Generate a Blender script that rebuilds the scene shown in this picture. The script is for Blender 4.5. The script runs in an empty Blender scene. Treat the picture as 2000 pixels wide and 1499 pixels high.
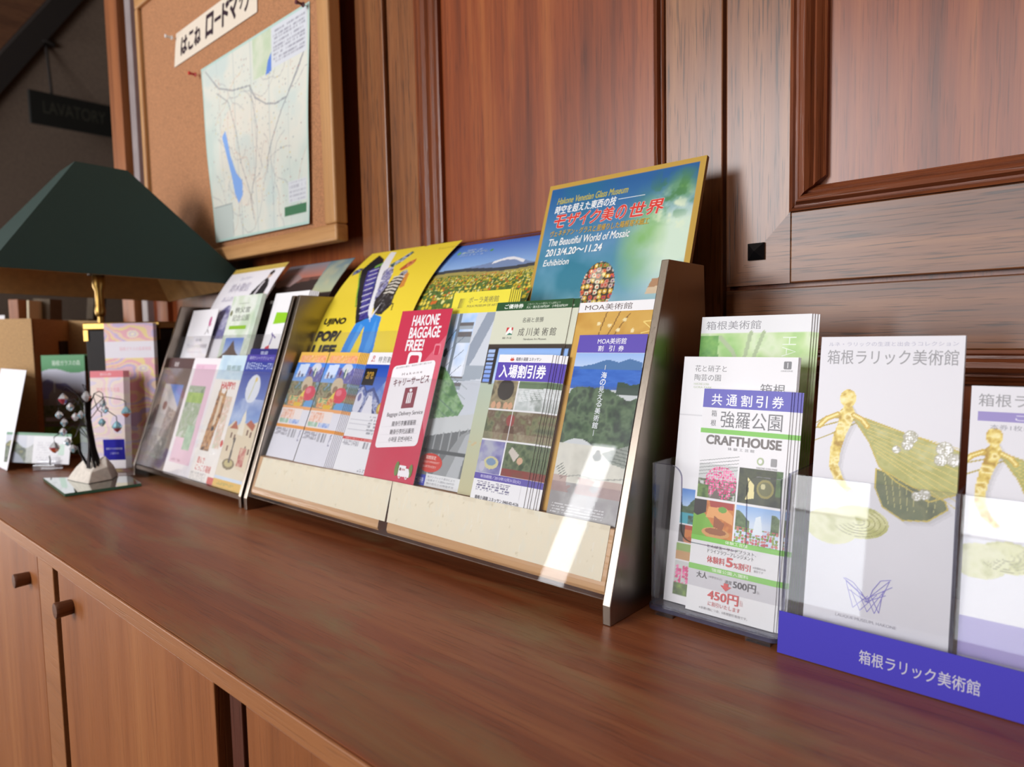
import bpy, bmesh, math, random
import numpy as np
from mathutils import Matrix, Vector, Euler

# ------------------------------------------------------------------ camera, world, light, exposure
SC = bpy.context.scene
COL = SC.collection
K = 0.85                      # height of the worktop above the floor
EYE = K + 0.26

cam_d = bpy.data.cameras.new('camera')
cam = bpy.data.objects.new('camera', cam_d)
COL.objects.link(cam)
SC.camera = cam
cam_d.sensor_fit = 'HORIZONTAL'
cam_d.sensor_width = 36.0
cam_d.lens = 1338.13 / 2000 * 36.0
cam_d.clip_start = 0.02
cam_d.clip_end = 60
def cam_matrix(yaw, pitch, roll):
    cy, sy, cp, sp = math.cos(yaw), math.sin(yaw), math.cos(pitch), math.sin(pitch)
    f = Vector((-sy*cp, cy*cp, sp)); r = Vector((cy, sy, 0)); u = r.cross(f)
    cr, sr = math.cos(roll), math.sin(roll)
    r2 = r*cr + u*sr; u2 = u*cr - r*sr
    return Matrix(((r2.x, u2.x, -f.x, 0), (r2.y, u2.y, -f.y, 0), (r2.z, u2.z, -f.z, EYE), (0, 0, 0, 1)))
cam.matrix_world = cam_matrix(math.radians(41.899), math.radians(-4.197), math.radians(-1.187))
cam_d.dof.use_dof = True
cam_d.dof.focus_distance = 0.66
cam_d.dof.aperture_fstop = 6.0

W_ = bpy.data.worlds.new('world'); SC.world = W_
W_.use_nodes = True
W_.node_tree.nodes['Background'].inputs[0].default_value = (0.62, 0.72, 0.9, 1)
W_.node_tree.nodes['Background'].inputs[1].default_value = 0.3

def window_light(name, loc, size, aim, power, color=(0.97, 0.98, 1.0), spread=180):
    d = bpy.data.lights.new(name, 'AREA'); d.shape = 'RECTANGLE'
    d.size, d.size_y = size; d.energy = power; d.color = color; d.spread = math.radians(spread)
    o = bpy.data.objects.new(name, d); COL.objects.link(o); o.location = loc
    o.rotation_euler = (Vector(aim) - Vector(loc)).to_track_quat('-Z', 'Y').to_euler()
    return o
# daylight through the windows of the wall across the room, behind the camera
WIN = [(-7.60, -5.60, -.78, .62), (-2.83, -2.63, .45, 1.75), (-2.20, -1.34, .45, 1.75), (-1.28, -.92, -.70, 1.75), (-.53, -.14, -.70, 1.75)]   # x0, x1, sill, head above worktop
PANES = WIN[:3] + [(-1.28, -.92, .06, 1.75), (-.53, -.14, .06, 1.75)]
for a, b, c, d in PANES:
    window_light('daylight_window', ((a+b)/2, -2.63, K + (c+d)/2), (b-a, d-c), ((a+b)/2, 0, K + (c+d)/2), (48.0 if a < -5 else 24.0 if a < -2.5 else 38.0 if a < -2 else 27.0)*(b-a)*(d-c))
for a, b in ((-1.28, -.92), (-.53, -.14)):      # low lights of the glass doors: shaded garden, dimmer than the sky above
    window_light('daylight_window', ((a+b)/2, -2.63, K - .325), (b-a, .75), ((a+b)/2, 0, K - .325), 15.0*(b-a)*.75, (.90, .95, 1.0))

SC.view_settings.view_transform = 'Standard'
SC.view_settings.look = 'None'
SC.view_settings.gamma = 1.0
SC.view_settings.exposure = 0.39
SC.view_settings.use_curve_mapping = False
SC.cycles.transparent_max_bounces = 32
SC.cycles.max_bounces = 10
SC.cycles.caustics_reflective = False
SC.cycles.caustics_refractive = False
SC.cycles.use_denoising = True

# ------------------------------------------------------------------ small helpers
def lin(c):
    c = np.asarray(c, float) / 255.0
    return np.where(c <= 0.04045, c / 12.92, ((c + 0.055) / 1.055) ** 2.4)
def rgba(c): return (*[float(x) for x in lin(c)], 1.0)

def tag(o, label=None, cat=None, group=None, kind=None):
    if label: o['label'] = label
    if cat: o['category'] = cat
    if group: o['group'] = group
    if kind: o['kind'] = kind
    return o
def link(name, me, parent=None, mats=()):
    o = bpy.data.objects.new(name, me); COL.objects.link(o)
    for m in (mats if isinstance(mats, (list, tuple)) else [mats]): me.materials.append(m)
    if parent is not None: o.parent = parent
    return o
def empty(name, loc, label, cat, group=None, rotz=0.0):
    o = bpy.data.objects.new(name, None); COL.objects.link(o); o.empty_display_size = 0.02
    o.location = loc; o.rotation_euler = (0, 0, rotz)
    return tag(o, label, cat, group)

class MB:
    """collects shapes, becomes one mesh object"""
    def __init__(s): s.b = bmesh.new()
    def box(s, x0, y0, z0, x1, y1, z1, M=None, mi=0):
        vs = [s.b.verts.new(Vector(p)) for p in ((x0,y0,z0),(x1,y0,z0),(x1,y1,z0),(x0,y1,z0),(x0,y0,z1),(x1,y0,z1),(x1,y1,z1),(x0,y1,z1))]
        if M is not None:
            for v in vs: v.co = M @ v.co
        for f in ((3,2,1,0),(4,5,6,7),(0,1,5,4),(1,2,6,5),(2,3,7,6),(3,0,4,7)):
            s.b.faces.new([vs[i] for i in f]).material_index = mi
        return vs
    def prism(s, pts, a, b, f, mi=0, mi_cap=None):
        """2D outline pts extruded from a to b; f(p, q, t) -> 3D"""
        A = [s.b.verts.new(Vector(f(p, q, a))) for p, q in pts]; B = [s.b.verts.new(Vector(f(p, q, b))) for p, q in pts]
        n = len(pts)
        fa = [s.b.faces.new(A[::-1]), s.b.faces.new(B)]
        for x in fa: x.material_index = mi if mi_cap is None else mi_cap
        for i in range(n):
            s.b.faces.new((A[i], A[(i+1) % n], B[(i+1) % n], B[i])).material_index = mi
    def rev(s, prof, c=(0,0,0), n=24, M=None, mi=0):
        """profile [(r, z)] turned about z"""
        rings = []
        for r, z in prof:
            ring = []
            for i in range(n):
                a = 2*math.pi*i/n
                p = Vector((c[0]+r*math.cos(a), c[1]+r*math.sin(a), c[2]+z))
                ring.append(s.b.verts.new(M @ p if M is not None else p))
            rings.append(ring)
        for A, B in zip(rings, rings[1:]):
            for i in range(n): s.b.faces.new((A[i], A[(i+1) % n], B[(i+1) % n], B[i])).material_index = mi
        s.b.faces.new(rings[0][::-1]).material_index = mi; s.b.faces.new(rings[-1]).material_index = mi
    def tube(s, pts, rad, n=8, mi=0):
        pts = [Vector(p) for p in pts]; rs = rad if isinstance(rad, (list, tuple)) else [rad]*len(pts)
        rings = []; ref = Vector((0.3, 0.2, 1))
        for i, p in enumerate(pts):
            d = (pts[min(i+1, len(pts)-1)] - pts[max(i-1, 0)]).normalized()
            u = d.cross(ref)
            if u.length < 1e-3: u = d.cross(Vector((1, 0, 0)))
            u.normalize(); w = d.cross(u)
            rings.append([s.b.verts.new(p + (u*math.cos(2*math.pi*k/n) + w*math.sin(2*math.pi*k/n))*rs[i]) for k in range(n)])
        for A, B in zip(rings, rings[1:]):
            for i in range(n): s.b.faces.new((A[i], A[(i+1) % n], B[(i+1) % n], B[i])).material_index = mi
        s.b.faces.new(rings[0][::-1]).material_index = mi; s.b.faces.new(rings[-1]).material_index = mi
    def build(s, name, mats, parent=None, bevel=0.0, smooth=False, seg=2):
        bmesh.ops.recalc_face_normals(s.b, faces=s.b.faces)
        me = bpy.data.meshes.new(name); s.b.to_mesh(me); s.b.free()
        if smooth:
            for p in me.polygons: p.use_smooth = True
        o = link(name, me, parent, mats)
        if bevel:
            m = o.modifiers.new('bevel', 'BEVEL'); m.width = bevel; m.segments = seg; m.limit_method = 'ANGLE'; m.angle_limit = math.radians(35)
        if smooth:
            try:
                me.set_sharp_from_angle(angle=math.radians(40))
            except Exception: pass
        return o

# ------------------------------------------------------------------ materials
def nodes(name):
    m = bpy.data.materials.new(name); m.use_nodes = True
    nt = m.node_tree; return m, nt, nt.nodes['Principled BSDF']
def plain(name, c, rough=0.5, metal=0.0, spec=0.5, coat=0.0, bump=0.0, bscale=300, var=0.0):
    m, nt, p = nodes(name)
    p.inputs['Base Color'].default_value = rgba(c); p.inputs['Roughness'].default_value = rough
    p.inputs['Metallic'].default_value = metal; p.inputs['Specular IOR Level'].default_value = spec
    p.inputs['Coat Weight'].default_value = coat
    tc = nt.nodes.new('ShaderNodeTexCoord')
    if bump or var:
        n = nt.nodes.new('ShaderNodeTexNoise'); n.inputs['Scale'].default_value = bscale; n.inputs['Detail'].default_value = 5
        nt.links.new(tc.outputs['Object'], n.inputs['Vector'])
        if bump:
            b = nt.nodes.new('ShaderNodeBump'); b.inputs['Strength'].default_value = bump; b.inputs['Distance'].default_value = 0.001
            nt.links.new(n.outputs['Fac'], b.inputs['Height']); nt.links.new(b.outputs['Normal'], p.inputs['Normal'])
        if var:
            r = nt.nodes.new('ShaderNodeValToRGB'); a = np.array(c, float)
            r.color_ramp.elements[0].position = 0.3; r.color_ramp.elements[1].position = 0.7
            r.color_ramp.elements[0].color = rgba(np.clip(a*(1-var), 0, 255)); r.color_ramp.elements[1].color = rgba(np.clip(a*(1+var), 0, 255))
            nt.links.new(n.outputs['Fac'], r.inputs['Fac']); nt.links.new(r.outputs['Color'], p.inputs['Base Color'])
    return m
def wood(name, dark, mid, light, axis='Z', rough=0.35, pore=0.5, fine=90.0, band=9.0, offs=(0, 0, 0), coat=0.0, crough=0.28, patch=None, spec=0.5):
    """long-grained wood: broad ribbons, fine streaks and short dark pores along one axis"""
    m, nt, p = nodes(name); N, L = nt.nodes.new, nt.links.new
    tc = N('ShaderNodeTexCoord')
    def mapped(s_across, s_along):
        mp = N('ShaderNodeMapping'); s = [s_across]*3; s['XYZ'.index(axis)] = s_along
        mp.inputs['Scale'].default_value = s; mp.inputs['Location'].default_value = offs
        L(tc.outputs['Object'], mp.inputs['Vector']); return mp.outputs['Vector']
    def noise(v, det=6, rgh=0.6, dist=0.0):
        n = N('ShaderNodeTexNoise'); n.inputs['Scale'].default_value = 1; n.inputs['Detail'].default_value = det
        n.inputs['Roughness'].default_value = rgh; n.inputs['Distortion'].default_value = dist
        L(v, n.inputs['Vector']); return n.outputs['Fac']
    def math_(op, a, b):
        n = N('ShaderNodeMath'); n.operation = op
        for i, x in enumerate((a, b)):
            if isinstance(x, (int, float)): n.inputs[i].default_value = x
            else: L(x, n.inputs[i])
        return n.outputs[0]
    broad = noise(mapped(band, band*0.05), 3, 0.55, 0.8)
    streak = noise(mapped(fine, fine*0.02), 6, 0.7, 0.2)
    fac = math_('ADD', math_('MULTIPLY', broad, 0.62), math_('MULTIPLY', streak, 0.38))
    r = N('ShaderNodeValToRGB'); e = r.color_ramp.elements
    e[0].position, e[0].color = 0.33, rgba(dark); e[1].position, e[1].color = 0.68, rgba(light)
    k = e.new(0.5); k.color = rgba(mid)
    L(fac, r.inputs['Fac']); col = r.outputs['Color']
    pores = noise(mapped(520, 18), 2, 0.5)
    pr = N('ShaderNodeValToRGB'); pr.color_ramp.elements[0].position = 0.32; pr.color_ramp.elements[1].position = 0.44
    pr.color_ramp.elements[0].color = (0, 0, 0, 1); pr.color_ramp.elements[1].color = (1, 1, 1, 1)
    L(pores, pr.inputs['Fac'])
    mx = N('ShaderNodeMix'); mx.data_type = 'RGBA'; mx.blend_type = 'MULTIPLY'; mx.inputs[0].default_value = pore
    L(col, mx.inputs[6]); L(pr.outputs['Color'], mx.inputs[7]); col = mx.outputs[2]
    if patch:
        pc, amount = patch
        pn = noise(mapped(16, 4.5), 5, 0.62, 0.6)
        rr = N('ShaderNodeValToRGB'); rr.color_ramp.elements[0].position = 0.50; rr.color_ramp.elements[1].position = 0.70
        L(pn, rr.inputs['Fac'])
        mx2 = N('ShaderNodeMix'); mx2.data_type = 'RGBA'
        L(math_('MULTIPLY', rr.outputs['Color'], amount), mx2.inputs[0]); L(col, mx2.inputs[6]); mx2.inputs[7].default_value = rgba(pc)
        col = mx2.outputs[2]
    L(col, p.inputs['Base Color'])
    p.inputs['Specular IOR Level'].default_value = spec
    rn = math_('ADD', math_('MULTIPLY', streak, 0.16), rough - 0.08); L(rn, p.inputs['Roughness'])
    p.inputs['Coat Weight'].default_value = coat; p.inputs['Coat Roughness'].default_value = crough
    b = N('ShaderNodeBump'); b.inputs['Strength'].default_value = 0.25; b.inputs['Distance'].default_value = 0.0006
    L(math_('ADD', streak, pr.outputs['Color']), b.inputs['Height']); L(b.outputs['Normal'], p.inputs['Normal'])
    return m
def steel(name, c=(176, 170, 164), rough=0.3, axis='Z'):
    m, nt, p = nodes(name); N, L = nt.nodes.new, nt.links.new
    p.inputs['Metallic'].default_value = 1.0; p.inputs['Base Color'].default_value = rgba(c)
    tc = N('ShaderNodeTexCoord'); mp = N('ShaderNodeMapping'); s = [700.0]*3; s['XYZ'.index(axis)] = 6.0
    mp.inputs['Scale'].default_value = s; L(tc.outputs['Object'], mp.inputs['Vector'])
    n = N('ShaderNodeTexNoise'); n.inputs['Scale'].default_value = 1; n.inputs['Detail'].default_value = 3; L(mp.outputs['Vector'], n.inputs['Vector'])
    r = N('ShaderNodeMapRange'); r.inputs['To Min'].default_value = rough - 0.08; r.inputs['To Max'].default_value = rough + 0.1
    L(n.outputs['Fac'], r.inputs['Value']); L(r.outputs['Result'], p.inputs['Roughness'])
    b = N('ShaderNodeBump'); b.inputs['Strength'].default_value = 0.03; b.inputs['Distance'].default_value = 0.0002
    L(n.outputs['Fac'], b.inputs['Height']); L(b.outputs['Normal'], p.inputs['Normal'])
    return m
def acrylic(name, tint=(0.994, 0.995, 0.996), haze=0.025, haze_c=(215, 218, 225), rough=0.015, ior=1.34):
    """clear thin sheet: transparent with a fresnel gloss and a little dusty haze"""
    m = bpy.data.materials.new(name); m.use_nodes = True; nt = m.node_tree; nt.nodes.clear(); N, L = nt.nodes.new, nt.links.new
    out = N('ShaderNodeOutputMaterial'); t = N('ShaderNodeBsdfTransparent'); t.inputs[0].default_value = (*tint, 1)
    g = N('ShaderNodeBsdfGlossy'); g.inputs['Roughness'].default_value = rough; g.inputs[0].default_value = (1, 1, 1, 1)
    d = N('ShaderNodeBsdfDiffuse'); d.inputs[0].default_value = rgba(haze_c)
    tc = N('ShaderNodeTexCoord'); n = N('ShaderNodeTexNoise'); n.inputs['Scale'].default_value = 22; n.inputs['Detail'].default_value = 6
    L(tc.outputs['Object'], n.inputs['Vector'])
    mr = N('ShaderNodeMapRange'); mr.inputs['From Min'].default_value = 0.35; mr.inputs['From Max'].default_value = 0.75
    mr.inputs['To Min'].default_value = haze*0.6; mr.inputs['To Max'].default_value = haze*1.5; L(n.outputs['Fac'], mr.inputs['Value'])
    m1 = N('ShaderNodeMixShader'); L(mr.outputs['Result'], m1.inputs[0]); L(t.outputs[0], m1.inputs[1]); L(d.outputs[0], m1.inputs[2])
    f = N('ShaderNodeFresnel'); ge = N('ShaderNodeNewGeometry')
    mi = N('ShaderNodeMapRange'); mi.inputs['To Min'].default_value = ior; mi.inputs['To Max'].default_value = 1/ior   # the far face reflects like the near one
    L(ge.outputs['Backfacing'], mi.inputs['Value']); L(mi.outputs['Result'], f.inputs['IOR'])
    m2 = N('ShaderNodeMixShader'); L(f.outputs[0], m2.inputs[0]); L(m1.outputs[0], m2.inputs[1]); L(g.outputs[0], m2.inputs[2])
    L(m2.outputs[0], out.inputs[0]); return m

# worn varnished mahogany of the wall, stained worktop, paler cabinet wood
M_WALL_V = wood('mahogany_upright', (84, 34, 12), (136, 64, 26), (168, 96, 46), 'Z', rough=0.5, band=16, fine=80, pore=0.3, coat=.9, spec=.15)
M_WALL_V2 = wood('mahogany_stile', (90, 50, 24), (132, 80, 44), (158, 106, 64), 'Z', rough=0.42, band=20, fine=110, pore=0.6, offs=(3.1, 0.7, 0.2), coat=.9, spec=.2)
M_WALL_H = wood('mahogany_rail', (88, 48, 24), (128, 78, 44), (156, 104, 64), 'X', rough=0.42, band=20, fine=120, pore=0.65, offs=(1.1, 4.2, 0.9), coat=.7, spec=.2)
M_MOULD_V = wood('moulding_upright', (84, 40, 22), (124, 66, 38), (150, 86, 52), 'Z', rough=0.30, band=30, fine=160, pore=0.3)
M_MOULD_H = wood('moulding_level', (84, 40, 22), (124, 66, 38), (150, 86, 52), 'X', rough=0.30, band=30, fine=160, pore=0.3)
M_TOP = wood('worktop_stain', (102, 51, 28), (144, 80, 47), (168, 108, 67), 'X', rough=0.40, band=13, fine=70, pore=0.25, patch=((140, 114, 76), 0.8))
M_EDGE = wood('worktop_edge', (132, 80, 42), (150, 94, 52), (162, 106, 62), 'X', rough=0.5, band=12, fine=80, pore=0.15)
M_CAB = wood('cabinet_cherry', (124, 70, 34), (144, 84, 42), (158, 98, 52), 'Z', rough=0.45, band=12, fine=70, pore=0.15)
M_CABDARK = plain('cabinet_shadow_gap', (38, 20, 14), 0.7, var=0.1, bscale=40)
M_KNOB = wood('knob_walnut', (78, 44, 26), (98, 58, 36), (112, 70, 44), 'Y', rough=0.4, band=40, fine=200, pore=0.3)
M_PINE = wood('post_pine', (118, 66, 34), (150, 88, 48), (168, 104, 60), 'Z', rough=0.45, band=14, fine=90, pore=0.2)
M_FRAMEWOOD = wood('board_frame_beech', (160, 112, 68), (188, 138, 88), (206, 158, 106), 'Z', rough=0.42, band=20, fine=120, pore=0.15)
M_FRAMEWOODX = wood('board_frame_beech_level', (160, 112, 68), (188, 138, 88), (206, 158, 106), 'X', rough=0.42, band=20, fine=120, pore=0.15)
M_CORK = plain('cork', (168, 116, 78), 0.85, bump=0.4, bscale=420, var=0.14)
M_STEEL = steel('brushed_steel', (156, 144, 132), 0.30)
M_STEELEDGE = steel('steel_edge', (205, 202, 198), 0.22)
M_TRAY = wood('tray_beech', (176, 128, 78), (192, 144, 92), (204, 158, 106), 'X', rough=0.30, band=10, fine=60, pore=0.05)
M_BLACK = plain('blackened_iron', (26, 24, 26), 0.35, metal=0.6, bump=0.2, bscale=200)
M_ACRYL = acrylic('clear_acrylic')
M_ACRYLEDGE = acrylic('acrylic_cut_edge', (0.72, 0.74, 0.80), 0.30, (205, 208, 222), 0.1)
M_ACRYLDARK = acrylic('acrylic_dark_edge', (0.42, 0.42, 0.55), 0.25, (110, 108, 140), 0.1)
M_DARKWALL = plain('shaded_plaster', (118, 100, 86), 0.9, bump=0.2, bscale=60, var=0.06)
M_BEAM = plain('dark_beam', (34, 26, 22), 0.7, bump=0.2, bscale=60)
M_PLANK = wood('ceiling_boards', (86, 54, 36), (108, 70, 46), (124, 84, 56), 'Y', rough=0.6, band=20, fine=80)
M_BRASS = plain('brass', (178, 142, 78), 0.33, metal=1.0, bump=0.05, bscale=300)
M_SHADE = plain('green_fabric', (24, 50, 45), 0.85, bump=0.5, bscale=900, var=0.08)
M_LINING = plain('shade_lining', (190, 142, 82), 0.8, var=0.05, bscale=60)
M_BASEBOX = plain('dark_lacquer', (26, 15, 12), 0.55, spec=.25, var=0.1, bscale=30)
M_KRAFT = plain('tan_fibreboard', (190, 150, 102), 0.75, bump=0.15, bscale=250, var=0.06)
M_GREYBOX = plain('grey_board', (92, 78, 62), 0.8, var=0.06, bscale=60)
M_MIRROR = plain('mirror_silver', (205, 214, 210), 0.04, metal=1.0)
M_GLASSEDGE = plain('green_glass_edge', (52, 104, 84), 0.15, spec=0.8)
M_STONE = plain('white_stone', (222, 212, 200), 0.75, bump=0.6, bscale=120, var=0.05)
M_WIRE = plain('dark_wire', (34, 28, 28), 0.35, metal=0.8)
M_PURPLEPLASTIC = acrylic('purplish_base_acrylic', (0.74, 0.73, 0.82), 0.18, (170, 168, 196), 0.06)
M_SIGN = plain('sign_black', (20, 22, 20), 0.5, var=0.1, bscale=30)
M_SIGNLET = plain('sign_lettering', (58, 58, 48), 0.6)

# ------------------------------------------------------------------ printed paper: a sheet carries its print as colours on its own mesh
def M_paper(name, rough, spec, coat=0.0):
    m, nt, p = nodes(name)
    a = nt.nodes.new('ShaderNodeAttribute'); a.attribute_name = 'ink'; nt.links.new(a.outputs['Color'], p.inputs['Base Color'])
    p.inputs['Roughness'].default_value = rough; p.inputs['Specular IOR Level'].default_value = spec; p.inputs['Coat Weight'].default_value = coat
    p.inputs['Coat Roughness'].default_value = 0.12
    return m
M_GLOSSPAPER = M_paper('coated_paper_print', 0.38, 0.35)
M_MATTEPAPER = M_paper('uncoated_paper_print', 0.75, 0.2)

def hash2(ix, iy, seed):
    h = (ix.astype(np.int64)*374761393 + iy.astype(np.int64)*668265263 + seed*1442695041) & 0x7fffffff
    h = ((h ^ (h >> 13)) * 1274126177) & 0x7fffffff
    return ((h ^ (h >> 16)) & 0xffff) / 65535.0
def vnoise(x, y, scale, seed=0, octv=3):
    t = np.zeros_like(x, float); amp = 0.5; tot = 0
    for o in range(octv):
        fx, fy = x/scale, y/scale; ix, iy = np.floor(fx), np.floor(fy); u, v = fx-ix, fy-iy
        u = u*u*(3-2*u); v = v*v*(3-2*v)
        a, b = hash2(ix, iy, seed+o), hash2(ix+1, iy, seed+o); c, d = hash2(ix, iy+1, seed+o), hash2(ix+1, iy+1, seed+o)
        t += amp*((a*(1-u)+b*u)*(1-v) + (c*(1-u)+d*u)*v); tot += amp; amp *= 0.5; scale *= 0.5
    return t/tot

class Canvas:
    """grid of ink points, in millimetres from the sheet's lower left corner"""
    def __init__(s, W, H, cell, bg):
        s.nx, s.ny = max(2, round(W/cell)), max(2, round(H/cell))
        s.X, s.Y = np.meshgrid(np.linspace(0, W, s.nx+1), np.linspace(0, H, s.ny+1))
        s.A = np.empty(s.X.shape + (3,)); s.A[:] = bg
    def put(s, m, c):
        c = np.asarray(c, float)
        s.A[m] = c[m] if c.ndim == 3 else c
    def mrect(s, x0, y0, x1, y1): return (s.X >= x0) & (s.X <= x1) & (s.Y >= y0) & (s.Y <= y1)
    def mell(s, cx, cy, rx, ry): return ((s.X-cx)/rx)**2 + ((s.Y-cy)/ry)**2 <= 1
    def mpoly(s, pts):
        m = np.zeros(s.X.shape, bool); n = len(pts)
        for i in range(n):
            (xa, ya), (xb, yb) = pts[i], pts[(i+1) % n]
            if ya == yb: continue
            c = ((ya > s.Y) != (yb > s.Y)) & (s.X < (xb-xa)*(s.Y-ya)/(yb-ya) + xa); m ^= c
        return m
    def mline(s, pts, w):
        m = np.zeros(s.X.shape, bool)
        for (xa, ya), (xb, yb) in zip(pts, pts[1:]):
            dx, dy = xb-xa, yb-ya; L = dx*dx+dy*dy + 1e-9
            t = np.clip(((s.X-xa)*dx + (s.Y-ya)*dy)/L, 0, 1)
            m |= (s.X-xa-t*dx)**2 + (s.Y-ya-t*dy)**2 <= w*w/4
        return m
    def rect(s, x0, y0, x1, y1, c): s.put(s.mrect(x0, y0, x1, y1), c)
    def ell(s, cx, cy, rx, ry, c): s.put(s.mell(cx, cy, rx, ry), c)
    def poly(s, pts, c): s.put(s.mpoly(pts), c)
    def line(s, pts, w, c): s.put(s.mline(pts, w), c)
    def mix(s, m, c, f):
        f = np.asarray(f); f = f[..., None] if f.ndim == 2 else f
        s.A = np.where(m[..., None], s.A*(1-f) + np.asarray(c, float)*f, s.A)
    def vgrad(s, m, y0, c0, y1, c1):
        t = np.clip((s.Y-y0)/(y1-y0), 0, 1)[..., None]; s.put(m, np.asarray(c0, float)*(1-t) + np.asarray(c1, float)*t)
    def mottle(s, m, cols, scale, seed=0, octv=4, sx=1.0, sy=1.0):
        n = vnoise(s.X/sx, s.Y/sy, scale, seed, octv); n = np.clip((n-0.25)/0.5, 0, 0.9999)
        c = np.asarray(cols, float); k = n*(len(c)-1); i = np.floor(k).astype(int); f = (k-i)[..., None]
        s.put(m, c[i]*(1-f) + c[np.minimum(i+1, len(c)-1)]*f)
    def specks(s, m, cols, cellmm, prob=0.5, seed=0, rad=0.45):
        ix, iy = np.floor(s.X/cellmm), np.floor(s.Y/cellmm)
        jx, jy = hash2(ix, iy, seed+5), hash2(ix, iy, seed+6)
        d = np.hypot(s.X/cellmm-ix-0.25-0.5*jx, s.Y/cellmm-iy-0.25-0.5*jy)
        h = hash2(ix, iy, seed); ok = m & (d < rad) & (h < prob)
        k = np.minimum((h/prob*len(cols)).astype(int), len(cols)-1); s.put(ok, np.asarray(cols, float)[k])
    def greek(s, x0, y0, x1, y1, c, pitch=2.0, seed=0, f=0.6):
        """rows too small to read: broken grey strokes"""
        m = s.mrect(x0, y0, x1, y1) & (np.mod(s.Y-y0, pitch) < pitch*0.55)
        s.mix(m, c, f*(vnoise(s.X, np.floor((s.Y-y0)/pitch)*pitch, 1.1, seed, 1) > 0.42))

_tc = {}
def glyphs(txt, bold):
    key = (txt, bold)
    if key not in _tc:
        c = bpy.data.curves.new('type', 'FONT'); c.body = txt; c.offset = bold; c.resolution_u = 4; c.dimensions = '2D'; c.fill_mode = 'FRONT'
        o = bpy.data.objects.new('type', c); COL.objects.link(o)
        dg = bpy.context.evaluated_depsgraph_get(); me = bpy.data.meshes.new_from_object(o.evaluated_get(dg))
        v = np.empty(len(me.vertices)*3); me.vertices.foreach_get('co', v); v = v.reshape(-1, 3)[:, :2].copy()
        f = [tuple(p.vertices) for p in me.polygons]
        bpy.data.objects.remove(o); bpy.data.curves.remove(c); bpy.data.meshes.remove(me)
        _tc[key] = (v, f)
    return _tc[key]

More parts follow.
